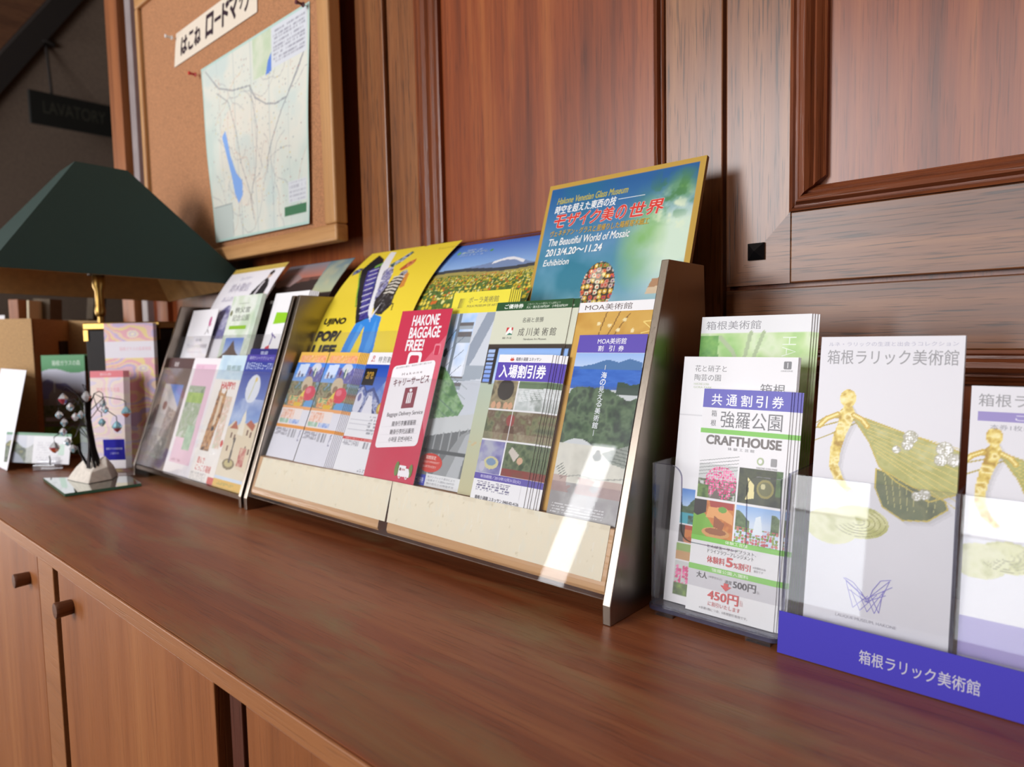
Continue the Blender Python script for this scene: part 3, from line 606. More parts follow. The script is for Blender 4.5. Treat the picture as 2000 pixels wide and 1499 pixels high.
def paint_mountain_coupon():
    s = Sheet(76, 171, th=.6, bg=(234, 234, 238), cell=1.0); c = s.cv; X, Y = c.X, c.Y
    c.vgrad(c.mrect(0, 82, 76, 153), 90, (120, 150, 216), 150, (30, 74, 178))
    n = vnoise(X, Y, 14, 4, 4)
    r = np.clip((Y-100)/44, 0, 1); c.mix(c.mpoly([(42, 112), (70, 150), (76, 152), (76, 84), (66, 84)]), (196, 206, 226), np.clip(n*1.5-.25, 0, 1))
    c.put(c.mpoly([(0, 118), (10, 124), (20, 114), (34, 120), (42, 112), (52, 104), (64, 88), (76, 82), (0, 82)]), (70, 84, 140)); c.mottle(c.mpoly([(0, 116), (10, 120), (20, 110), (34, 114), (52, 98), (76, 80), (0, 80)]), [(52, 62, 116), (196, 202, 226), (80, 96, 160), (226, 230, 240)], 9, 7)
    c.ell(8, 96, 10, 16, (214, 216, 232)); c.ell(8, 104, 4, 6, (120, 120, 170)); c.poly([(28, 108), (36, 106), (46, 82), (22, 82)], (226, 226, 236))
    c.ell(60, 90, 7, 8.5, (196, 160, 60)); c.ell(60, 91, 4, 5.5, (226, 200, 110)); c.rect(58, 80, 62, 86, (180, 144, 50))
    c.rect(0, 0, 76, 82, (234, 234, 239)); c.greek(46, 54, 70, 78, (140, 140, 150), 4.4, 2, .8); c.line([(4, 72), (52, 72)], .5, (196, 196, 206)); c.line([(4, 66), (52, 66)], .5, (196, 196, 206)); c.line([(4, 58), (60, 58)], .4, (196, 196, 206))
    c.rect(0, 43.8, 76, 47.8, (206, 70, 66)); c.greek(4, 44.6, 70, 47, (236, 190, 186), 3, 4, .6); c.greek(3, 36, 38, 42, (150, 150, 160), 2, 8, .7)
    m = c.mrect(46, 34, 68, 45); c.mix(m & (Y < 43), (110, 110, 120), (hash2(np.floor(X/0.9), np.zeros_like(X), 3) > .45)*.7); c.greek(54, 3, 72, 6, (130, 130, 140), 3, 2, .9)
    s.rect(0, 153, 76, 171, (240, 238, 242))
    for ch, x in (('特', 24), ('別', 34), ('割', 44), ('引', 54), ('券', 64)): s.text(ch, x, 156, x+8, 165, (66, 60, 64), .004)
    s.line([(9, 157), (12, 164), (16, 157.5), (8.4, 158.4)], 1.3, (196, 56, 56)); s.ell(12.4, 164, 2.6, 2.2, (196, 56, 56)); s.ell(12.4, 164, 1.2, 1, (240, 238, 242))
    s.rect(2, 122, 29, 147, (28, 24, 24)); s.text('are', 8, 131, 24, 142, (180, 140, 50), .02); s.greek = None
    return s
def paint_yellow():
    s = Sheet(226, 308, th=.5, bg=(240, 214, 62), cell=1.25, nv=40); c = s.cv; X, Y = c.X, c.Y
    n = vnoise(X, Y, 7, 5, 3); OX = 8
    def P(*p): return [(x+OX, y) for x, y in p]
    # trousers
    c.poly(P((93, 146), (84, 120), (70, 60), (92, 60), (108, 110), (116, 136), (122, 110), (122, 60), (146, 60), (158, 96), (150, 150), (128, 156)), (54, 138, 224))
    c.mix(c.mpoly(P((104, 140), (98, 110), (84, 60), (92, 60), (108, 112), (112, 136))), (120, 184, 240), .5); c.mix(c.mpoly(P((140, 150), (136, 100), (132, 60), (142, 60), (152, 110))), (110, 176, 240), .5)
    # jacket body, leaning to the upper left
    c.poly(P((90, 140), (70, 176), (40, 220), (14, 256), (22, 298), (50, 282), (66, 262), (88, 230), (108, 190), (124, 150), (112, 148)), (34, 34, 40))
    c.mottle(c.mpoly(P((96, 146), (80, 180), (52, 224), (36, 252), (56, 264), (78, 232), (100, 190), (116, 150))), [(52, 46, 120), (78, 66, 150), (44, 60, 140)], 8, 4)
    for k in range(9):
        t = k/8; x0, y0 = 92-46*t, 158+92*t; c.line(P((x0-2, y0), (x0+16, y0+5)), 2.6, (208, 206, 224)); c.line(P((x0+4, y0-4), (x0+12, y0+1)), 1.4, (120, 110, 180))
    c.line(P((70, 172), (44, 214), (14, 252)), 2.4, (110, 170, 60)); c.line(P((50, 262), (60, 268)), 9, (120, 168, 80))
    # pale lapel, sleeves and arms
    c.poly(P((126, 142), (110, 160), (94, 206), (62, 262), (48, 304), (66, 300), (80, 270), (100, 232), (112, 190)), (236, 236, 240))
    c.mottle(c.mpoly(P((112, 178), (100, 214), (84, 246), (96, 262), (112, 240), (124, 206))), [(60, 50, 80), (190, 190, 206), (90, 86, 150), (226, 226, 234)], 6, 8)
    c.poly(P((-4, 243), (2, 262), (14, 262), (12, 250)), (60, 66, 96)); c.mottle(c.mell(2+OX, 253, 8, 7), [(60, 70, 110), (200, 206, 220)], 4, 3)
    c.mottle(c.mpoly(P((84, 262), (96, 272), (112, 296), (120, 290), (112, 268), (96, 254))), [(50, 60, 90), (206, 210, 226), (70, 110, 90), (40, 44, 80)], 6, 9)
    c.poly(P((122, 246), (132, 262), (144, 270), (148, 262), (140, 248), (130, 242)), (196, 92, 54)); c.mottle(c.mell(138+OX, 258, 9, 8), [(206, 100, 60), (226, 150, 100), (150, 60, 40)], 5, 2)
    c.poly(P((140, 226), (158, 202), (166, 206), (158, 232), (146, 240)), (212, 140, 64)); c.mottle(c.mell(142+OX, 236, 8, 7), [(190, 196, 206), (110, 120, 140), (226, 206, 190)], 4, 6)
    # striped bag and the dark hem
    c.poly(P((116, 186), (126, 226), (140, 236), (152, 222), (156, 190), (140, 178)), (44, 36, 34))
    for k in range(7):
        y = 188+6.6*k; c.line(P((126, y), (138, y+2), (150, y-1)), 3.4, (214, 208, 196))
    c.mottle(c.mpoly(P((112, 186), (124, 194), (156, 188), (160, 170), (146, 154), (128, 156), (116, 172))), [(34, 30, 34), (60, 54, 56), (44, 40, 40), (120, 116, 120)], 6, 7)
    c.line(P((150, 176), (164, 172), (166, 162)), 2.2, (44, 38, 38)); c.poly(P((118, 146), (134, 178), (126, 150)), (226, 226, 234))
    s.greek = None; c.greek(186, 288, 230, 293, (176, 150, 40), 2.4, 2, .7)
    s.text('UJINO', 9, 137, 69, 152, (44, 38, 34), .05, .1); s.text('POP/', 4, 110, 68, 129, (44, 38, 34), .06, .1); s.text('LIFE', 3, 86, 70, 104.5, (44, 38, 34), .06, .06)
    return s
def paint_flower():
    s = Sheet(212, 305, th=.5, bg=(110, 130, 60), cell=1.3, nv=30); c = s.cv; X, Y = c.X, c.Y
    hz = 228 + 3*np.sin(X/30)
    c.vgrad(Y > hz-4, 230, (150, 186, 232), 300, (58, 110, 206))
    mt = 228 + 17*np.exp(-((X-142)/34)**2) + 5*np.exp(-((X-90)/40)**2); c.put((Y < mt) & (Y > hz-3), (124, 146, 186)); c.put((Y < mt) & (Y > mt-6.5+2*vnoise(X, Y, 6, 3)) & (X > 112) & (X < 172), (238, 240, 246))
    c.put((Y < hz) & (Y > hz-7), (70, 74, 80)); c.put((Y < hz-7) & (Y > hz-16), (168, 156, 90))
    c.mottle(Y < hz-14, [(70, 96, 48), (110, 134, 64), (60, 84, 46), (140, 152, 70)], 5, 4)
    for lo, hi, ce, sd in ((205, 216, 2.0, 1), (190, 207, 3.2, 2), (172, 192, 4.8, 3), (0, 174, 7.5, 4)):
        c.specks((Y > lo) & (Y < hi), [(226, 200, 60), (240, 216, 90), (206, 176, 50), (214, 110, 50), (232, 226, 150), (90, 120, 60)], ce, .75, sd, .44)
    s.text('箱根芦ノ湖', 34, 274, 64, 279, (200, 222, 246)); s.text('春の色さがし', 26, 267, 82, 273.4, (196, 222, 226), .01); s.text('2013.4 - 6', 28, 261, 76, 265, (190, 214, 240)); s.ell(20, 271, 3, 4, (120, 190, 70)); s.ell(88, 270, 3, 3, (90, 160, 70))
    return s
def pic_street(c, x0, y0, x1, y1):
    m = c.mrect(x0, y0, x1, y1); c.vgrad(m, y0, (206, 198, 188), y1, (180, 176, 176)); w, h = x1-x0, y1-y0
    c.poly([(x0+w*.25, y1), (x1, y1), (x1, y1-h*.3)], (76, 122, 196)); c.poly([(x0+w*.15, y1-h*.1), (x0+w*.4, y1-h*.2), (x0+w*.5, y1-h*.42), (x0+w*.1, y1-h*.4)], (214, 206, 202))
    c.mottle(c.mpoly([(x0+w*.5, y1-h*.3), (x1, y1-h*.36), (x1, y0+h*.1), (x0+w*.4, y0+h*.2)]), [(120, 90, 74), (168, 150, 132), (90, 70, 60)], 8, 3); c.ell(x0+w*.3, y1-h*.3, w*.12, h*.06, (150, 100, 90))
    c.mix(m & (c.Y < y0+h*.4), (120, 116, 110), .45*vnoise(c.X, c.Y, 10, 2)*2)
def paint_brown():
    s = Sheet(113, 217, th=.8, bg=(82, 54, 52), cell=1.6); c = s.cv; pic_street(c, 14, 18, 96, 164); c.mottle(c.mrect(14, 18, 96, 60), [(150, 140, 130), (96, 92, 86), (180, 172, 160)], 12, 6)
    s.text('箱根', 28, 199, 48, 209, (206, 196, 196), .01); s.text('史跡', 20, 174, 40, 182, (150, 132, 130)); return s
def paint_pink():
    s = Sheet(108, 218, th=.8, bg=(236, 230, 234), cell=1.6); c = s.cv; c.rect(14, 20, 97, 210, (226, 188, 208)); c.rect(0, 206, 108, 218, (236, 230, 234))
    c.mottle(c.mrect(12, 66, 78, 164), [(110, 136, 104), (168, 178, 162), (132, 158, 120), (190, 196, 188)], 12, 3); c.mottle(c.mrect(12, 132, 78, 152), [(130, 168, 70), (160, 190, 90)], 10, 2); c.mottle(c.mrect(50, 46, 80, 90), [(130, 170, 140), (170, 196, 170)], 9, 5)
    c.greek(18, 198, 50, 205, (200, 150, 176), 3, 1, .7); c.greek(20, 24, 58, 28, (180, 120, 150), 3, 2, .7); return s
def paint_happy():
    s = Sheet(92, 224, th=.8, bg=(240, 234, 228), cell=1.4); c = s.cv; c.mottle(c.mrect(0, 180, 92, 224), [(180, 206, 226), (206, 226, 236)], 20, 1)
    c.mottle(c.mpoly([(26, 158), (32, 170), (36, 156), (48, 154), (54, 168), (56, 150), (58, 120), (50, 90), (46, 52), (14, 52), (18, 90), (24, 130)]), [(120, 76, 44), (176, 122, 76), (206, 160, 110), (96, 60, 38)], 9, 3)
    c.poly([(36, 150), (46, 150), (44, 100), (34, 96)], (226, 206, 180)); c.ell(40, 92, 5, 4, (60, 44, 40)); c.ell(29, 136, 2, 2.4, (40, 30, 28)); c.mottle(c.mrect(56, 60, 80, 150), [(236, 226, 216), (226, 190, 170), (206, 216, 190)], 5, 4)
    c.greek(4, 2, 60, 14, (150, 146, 146), 3, 2, .6); c.rect(70, 0, 92, 12, (206, 60, 50)); c.ell(86, 70, 5, 6, (206, 70, 60))
    s.text('HAPPY!', 28, 163, 78, 176, (206, 40, 50), .03); s.text('遊んで', 16, 30, 44, 42, (206, 66, 56), .02); s.text('にっこり箱根', 16, 17, 74, 29, (210, 70, 60), .015); s.text('箱根園', 30, 196, 80, 206, (90, 120, 110)); return s
def paint_prince():
    s = Sheet(98, 226, th=.9, bg=(120, 160, 220), cell=1.3); c = s.cv; X, Y = c.X, c.Y
    c.vgrad(Y > 60, 90, (150, 184, 226), 226, (34, 44, 140)); c.mix(Y > 70, (236, 240, 248), np.clip((vnoise(X, Y, 30, 4)-.5)*1.6, 0, .6)*(Y < 150))
    c.ell(48, 167, 22, 24, (222, 226, 236)); c.line([(42, 150), (48, 168), (52, 186)], 3, (206, 206, 160)); c.ell(53, 183, 4, 4, (226, 200, 120))
    c.poly([(0, 100), (20, 112), (30, 104), (46, 112), (70, 106), (98, 116), (98, 20), (0, 20)], (220, 204, 176)); c.poly([(36, 90), (40, 118), (46, 132), (52, 118), (56, 88)], (232, 224, 206)); c.poly([(8, 98), (24, 112), (36, 98)], (176, 96, 70)); c.poly([(58, 108), (70, 116), (88, 108), (84, 98)], (176, 96, 70))
    for x, y in ((16, 82), (28, 80), (66, 90), (78, 88), (72, 64), (84, 60), (14, 60)): c.rect(x, y, x+5, y+9, (120, 84, 70))
    c.mottle(c.mrect(60, 40, 80, 70), [(170, 60, 60), (220, 196, 170)], 6, 3); c.poly([(0, 46), (98, 30), (98, 14), (0, 14)], (226, 214, 190)); c.ell(34, 40, 20, 9, (120, 104, 70)); c.ell(34, 41, 14, 6, (190, 176, 120)); c.poly([(30, 42), (32, 72), (30, 84), (38, 84), (36, 72), (38, 42)], (84, 78, 76))
    c.rect(0, 0, 98, 14, (222, 178, 70)); c.mix(c.mrect(10, 4, 70, 10), (150, 140, 60), .5*(vnoise(X, Y, 5, 2) > .5)); c.rect(0, 14, 98, 19, (206, 220, 238))
    s.rect(0, 214, 98, 226, (72, 62, 156)); s.text('星の王子さまミュージアム', 6, 200, 94, 212, (200, 214, 240), .004); s.text('箱根サン＝テグジュペリ', 10, 217, 88, 223, (190, 190, 226)); return s
def paint_wine():
    s = Sheet(112, 212, th=.5, bg=(238, 235, 239)); s.ell(90, 187, 5, 10, (190, 90, 140)); s.line([(88, 178), (87, 168), (80, 160)], 1.6, (70, 60, 66)); s.line([(88, 170), (96, 162)], 1.6, (70, 60, 66)); s.line([(98, 182), (92, 176)], 1.6, (170, 60, 90))
    s.text('箱根', 48, 146, 76, 152, (150, 146, 156)); s.text('アンティーク美術館', 16, 132, 104, 141, (140, 136, 148)); s.line([(22, 124), (92, 124)], .8, (190, 186, 196)); return s
def paint_chichibu():
    s = Sheet(108, 234, th=1.0, bg=(214, 222, 206), cell=1.7); c = s.cv; c.mottle(c.mrect(0, 0, 108, 234), [(206, 216, 196), (226, 230, 222), (196, 212, 186)], 30, 3); c.mix(c.X > 92, (150, 180, 150), .3)
    c.mottle(c.mrect(0, 60, 108, 150), [(190, 204, 180), (220, 226, 214)], 12, 7); c.vgrad(c.mrect(14, 110, 84, 152), 110, (220, 226, 236), 152, (96, 130, 206)); c.poly([(2, 112), (30, 128), (46, 148), (60, 128), (88, 112), (84, 104), (4, 104)], (96, 76, 64)); c.mottle(c.mrect(0, 60, 100, 106), [(160, 140, 110), (220, 206, 180), (70, 96, 60)], 8, 5)
    s.text('秩父宮', 20, 200, 76, 211, (76, 80, 74), .008); s.text('記念公園', 18, 184, 80, 196, (96, 100, 92), .004); s.ell(8, 200, 4.5, 5.5, (120, 120, 84)); s.rect(14, 168, 78, 175, (140, 186, 50)); s.line([(30, 218), (66, 218)], 1, (150, 156, 144)); return s
def paint_egg():
    s = Sheet(100, 222, th=.9, bg=(48, 44, 46)); s.ell(52, 186, 14, 17, (226, 220, 196)); s.ell(52, 187, 7, 9, (196, 190, 150)); s.text('オルゴール', 24, 148, 66, 158, (206, 190, 186), .02); s.text('美術館', 26, 134, 68, 146, (206, 176, 166), .02); s.rect(18, 216, 60, 222, (200, 206, 210)) ; return s
def paint_blue_back():
    s = Sheet(96, 236, th=.6, bg=(40, 40, 120)); s.text('箱根', 36, 222, 60, 232, (180, 186, 214), .01); return s
def paint_white_guide():
    s = Sheet(110, 234, th=1.2, bg=(240, 238, 240)); s.poly([(18, 176), (66, 178), (64, 196), (20, 198)], (150, 206, 40)); s.poly([(8, 112), (14, 134), (26, 138), (32, 120), (24, 108)], (206, 56, 70)); s.line([(26, 138), (30, 156), (40, 150)], 3.4, (92, 70, 150)); s.line([(30, 152), (24, 160)], 3, (92, 70, 150)); s.ell(34, 126, 6, 5, (92, 70, 150)); s.ell(34, 124, 3, 3, (230, 226, 236)); return s
def paint_flyer_white():
    s = Sheet(208, 316, th=.5, bg=(236, 232, 238), cell=2.0, nv=30); c = s.cv; X, Y = c.X, c.Y
    c.rect(0, 303, 208, 316, (206, 178, 86)); c.mix(c.mrect(0, 305, 208, 313), (170, 140, 60), .5*(np.mod(X, 9) < 5)); c.mottle(c.mpoly([(36, 190), (50, 208), (74, 222), (110, 214), (140, 190), (140, 150), (30, 150)]), [(150, 148, 186), (110, 106, 150), (186, 184, 206)], 18, 4)
    c.poly([(132, 226), (140, 250), (156, 270), (166, 282), (178, 276), (188, 262), (192, 226)], (44, 40, 44)); c.poly([(146, 230), (158, 264), (162, 274), (168, 274), (158, 240), (152, 228)], (206, 200, 206)); c.ell(172, 288, 7, 9, (196, 166, 150)); c.ell(173, 293, 8, 6, (44, 38, 40)); c.line([(184, 232), (192, 244)], 3, (220, 190, 180))
    c.rect(130, 150, 196, 228, (224, 216, 224))
    s.text('コレクター', 56, 282, 104, 291, (190, 190, 210)); s.text('鈴木敬信', 40, 252, 118, 274, (196, 190, 206), .004); s.text('あふれる', 34, 230, 92, 242, (200, 196, 212)); return s
def paint_sunset():
    s = Sheet(216, 318, th=.5, bg=(60, 48, 46), cell=2.0, nv=30); c = s.cv; X, Y = c.X, c.Y
    m = c.mpoly([(0, 318), (0, 262), (150, 272), (150, 318)]); c.vgrad(m, 276, (196, 116, 96), 312, (146, 138, 146)); c.mottle(m & (Y < 280), [(96, 66, 60), (150, 96, 84)], 20, 3); c.poly([(0, 266), (30, 292), (60, 292), (86, 278), (60, 258), (40, 262), (20, 258)], (160, 134, 132))
    c.vgrad(c.mpoly([(142, 318), (152, 238), (216, 236), (216, 318)]), 238, (190, 196, 160), 318, (110, 132, 146)); c.mix(c.X > 150, (200, 190, 150), np.clip((vnoise(X, Y, 26, 6)-.5)*2, 0, .5)*(Y > 240)); return s
def paint_craft_coupon():
    W_c = (236, 234, 237); s = Sheet(79, 199, th=.6, bg=W_c, cell=.5); c = s.cv; X, Y = c.X, c.Y
    c.mottle(c.mrect(2, 101, 38, 131), [(96, 106, 66), (150, 150, 146), (70, 84, 50), (206, 208, 206)], 6, 3); c.put(c.mrect(2, 118, 38, 131), (206, 208, 208)); 
    for k in range(5): c.line([(2, 121+3*k), (38, 128+3*k)], .5, (120, 122, 122))
    c.specks(c.mell(23, 115, 15, 15), [(226, 70, 140), (236, 110, 166), (206, 50, 116), (240, 140, 180)], 2.2, .97, 2, .47); c.mottle(c.mrect(2, 101, 12, 112), [(70, 96, 44), (120, 150, 70)], 4, 2); c.poly([(14, 101), (20, 110), (24, 101)], (110, 96, 90))
    c.mottle(c.mrect(38.5, 101, 77, 131), [(40, 44, 30), (70, 74, 44), (54, 56, 38)], 8, 5); c.poly([(47, 124), (49, 112), (46, 104), (54, 106), (53, 118)], (240, 226, 160)); c.ell(63, 115, 7.5, 8, (150, 140, 70)); c.ell(63, 115, 5.6, 6, (110, 110, 64)); c.ell(61, 117, 2, 2.4, (206, 200, 150)); c.mottle(c.mrect(72, 110, 77, 131), [(60, 90, 40), (90, 120, 60)], 4, 3)
    c.mottle(c.mrect(0, 66, 37.5, 99), [(176, 92, 40), (206, 130, 60), (196, 110, 50)], 10, 6); c.poly([(0, 66), (0, 86), (6, 92), (20, 76), (12, 66)], (120, 176, 60)); c.poly([(0, 99), (12, 99), (12, 88), (4, 84), (0, 86)], (50, 38, 36)); c.ell(10, 92, 6, 3.5, (206, 70, 60)) if False else None
    c.poly([(14, 99), (37, 99), (37, 93), (16, 92)], (170, 60, 50)); c.poly([(14, 93), (30, 94), (37, 88), (37, 80), (26, 84), (12, 84)], (226, 160, 96)); c.ell(22, 71, 13, 4.6, (206, 150, 90)); c.ell(22, 72, 10, 3, (150, 90, 54)); c.ell(27, 92, 4, 2.6, (110, 160, 60)); c.poly([(20, 86), (30, 80), (28, 74), (20, 76)], (150, 84, 48))
    c.vgrad(c.mrect(38.5, 66, 77, 99), 84, (206, 220, 240), 99, (140, 180, 232)); c.mottle((c.mrect(38.5, 78, 77, 94)) & ((X < 52) | (X > 70)) & (Y < 90+5*np.sin(X/5)), [(70, 90, 60), (110, 130, 90)], 4, 3); c.specks(c.mrect(38.5, 66, 77, 80), [(196, 90, 100), (120, 146, 70), (206, 130, 120), (150, 170, 90)], 2.4, .9, 4, .55); c.poly([(55, 76), (57, 90), (61, 92), (64, 76)], (226, 236, 244))
    c.rect(38, 66, 39, 131, W_c); c.rect(0, 99, 79, 100.6, W_c)
    c.vgrad(c.mrect(0, 0, 79, 62), 0, (238, 238, 240), 62, (226, 225, 228)); c.rect(0, 22, 79, 37, (206, 204, 210))
    s.rect(0, 182, 79, 199, (88, 82, 184))
    for ch, x in (('共', 8), ('通', 22), ('割', 35.5), ('引', 49), ('券', 63)): s.text(ch, x, 184.2, x+10, 194.6, (240, 240, 248), .012)
    s.text('箱', 9, 174, 14, 179.6, (110, 108, 112)); s.text('根', 9, 165.4, 14, 171, (110, 108, 112)); s.text('強羅公園', 18, 164.6, 73, 179.6, (112, 110, 114))
    s.rect(0, 158.8, 79, 163, (124, 196, 76)); s.text('CRAFTHOUSE', 6, 148.8, 74, 157.4, (112, 104, 102), .035); s.text('体 験 工 芸 館', 27, 144.8, 51, 147.4, (150, 148, 150))
    s.ell(57, 138, 3, 3.4, (176, 190, 150)); s.ell(57, 138, 1.7, 2, W_c); s.rrect(66, 134.6, 71, 141.4, .8, (150, 148, 150)); s.text('HAKONE GORA PARK', 54, 131.6, 72, 133.2, (160, 158, 160))
    s.rect(0, 62.4, 79, 66.8, (124, 196, 76)); s.text('体験工芸館', 32, 63.2, 52, 66.2, (226, 240, 214), .01)
    s.text('とんぼ玉・サンドブラスト、', 16, 57.6, 60, 60.4, (84, 80, 84)); s.text('ドライフラワーアレンジメント', 16.5, 53.4, 58, 56.6, (84, 80, 84))
    s.text('体験料', 16.5, 44.6, 33, 50.6, (206, 66, 66), .012); s.text('5', 34, 44.2, 40.4, 52.4, (206, 66, 66), .03); s.text('%割引', 41, 44, 56, 49.8, (206, 66, 66), .012); s.text('※体験料のみ', 58, 47.4, 69, 49.4, (150, 146, 150)); s.text('割引です', 59, 44.6, 67, 46.6, (150, 146, 150))
    s.rect(0, 36.6, 79, 41.4, (124, 196, 76)); s.text('強羅公園入園料', 22, 37.6, 55, 40.6, (226, 240, 214), .01)
    s.text('大人', 8, 30, 18, 35.4, (76, 72, 76), .016); s.text('(中学生以上)', 19.5, 31.4, 32, 33.6, (130, 126, 130)); s.text('通常', 34.5, 29.6, 40.6, 33, (76, 72, 76)); s.text('500円', 42, 27.4, 62, 34.2, (76, 72, 78), .014); s.text('税込', 63, 27.4, 65, 30, (160, 156, 160))
    s.poly([(34, 30), (38, 30), (38, 27.6), (41, 27.6), (36, 23.4), (31, 27.6), (34, 27.6)], (214, 70, 66)); s.text('450円', 20, 13, 48, 22, (210, 70, 70), .02); s.text('税込', 49, 14, 52, 19, (226, 170, 170)); s.text('に割引いたします', 21, 8, 50, 11.8, (206, 90, 90)); s.text('※本券1枚につき、5名様割引有効です。', 13, 3.6, 57, 6, (140, 136, 140))
    return s
def paint_craft_leaflet():
    s = Sheet(106, 228, th=.9, bg=(236, 234, 237), cell=1.0); c = s.cv; X, Y = c.X, c.Y
    c.vgrad(c.mrect(10, 88, 40, 104), 88, (180, 206, 236), 104, (80, 130, 206)); c.mottle(c.mrect(10, 80, 40, 96) & (Y < 92+4*np.sin(X/3)), [(56, 76, 50), (90, 110, 74)], 4, 2); c.rect(10, 73, 40, 82, (70, 160, 176)); c.mottle(c.mrect(18, 73, 40, 80), [(60, 76, 60), (80, 150, 160)], 4, 5)
    c.rect(10, 56, 40, 71.5, (200, 120, 60)); c.rect(10, 56, 15, 71.5, (60, 44, 40)); c.poly([(16, 71.5), (40, 71.5), (40, 68), (16, 68)], (176, 70, 50)); c.poly([(15, 60), (40, 66), (40, 58), (15, 56)], (176, 96, 50))
    c.rect(9, 40, 40, 54.5, (190, 140, 80)); c.rect(9, 48, 40, 54.5, (126, 160, 60)); c.rect(8.4, 8, 40, 38.5, (200, 202, 200)); c.specks(c.mrect(10, 14, 40, 34), [(226, 80, 150), (236, 120, 170), (210, 60, 120)], 3.2, .9, 3, .5); c.mottle(c.mrect(8.4, 8, 40, 18), [(70, 90, 50), (130, 160, 70)], 5, 2)
    c.line([(0, 173), (106, 173)], .4, (206, 204, 208))
    s.text('花と硝子と', 12, 214, 43, 220, (116, 114, 118)); s.text('陶芸の園', 12, 205.4, 38, 211.6, (116, 114, 118)); s.text('HAKONE GORA', 12, 201.4, 27, 203.4, (176, 190, 150)); s.text('GORA PARK', 12, 198.4, 30, 200.2, (176, 190, 150))
    s.rrect(94, 217.6, 100.5, 224.4, .8, (120, 118, 122)); s.rect(97, 218.6, 97.6, 223.4, (236, 234, 237)); s.text('HAKONE', 92, 215.4, 102, 216.8, (140, 138, 142)); s.text('箱根', 75, 194.4, 97, 204.4, (116, 114, 118)); s.text('強羅公園', 40, 176, 97, 190, (116, 114, 118)); return s
def paint_hakone_museum():
    s = Sheet(104, 266, th=.9, bg=(236, 235, 238), cell=1.2); c = s.cv; X, Y = c.X, c.Y
    m = c.mrect(0, 0, 104, 250); c.mottle(m, [(150, 200, 110), (190, 220, 150), (220, 234, 196), (170, 212, 130)], 30, 3); c.mottle(m & (X < 16+6*vnoise(X, Y, 8, 4)) & (Y < 248) & (Y > 214), [(80, 150, 50), (120, 180, 70)], 5, 4)
    for p in ([(20, 246), (34, 232), (44, 210)], [(50, 250), (46, 228), (44, 200)], [(62, 250), (54, 226)]): c.line(p, 3.6, (172, 190, 146))
    s.text('箱根美術館', 5, 253.2, 59, 261.6, (140, 138, 144)); 
    for a, b in (((80, 245), (92, 245)), ((86, 245), (86, 238.6)), ((80, 238.6), (92, 238.6))): s.line([a, b], 1, (232, 242, 222))
    s.line([(80, 228), (92, 232), (80, 236)], 1, (232, 242, 222)); s.line([(84, 230), (84, 234.6)], .9, (232, 242, 222)); return s
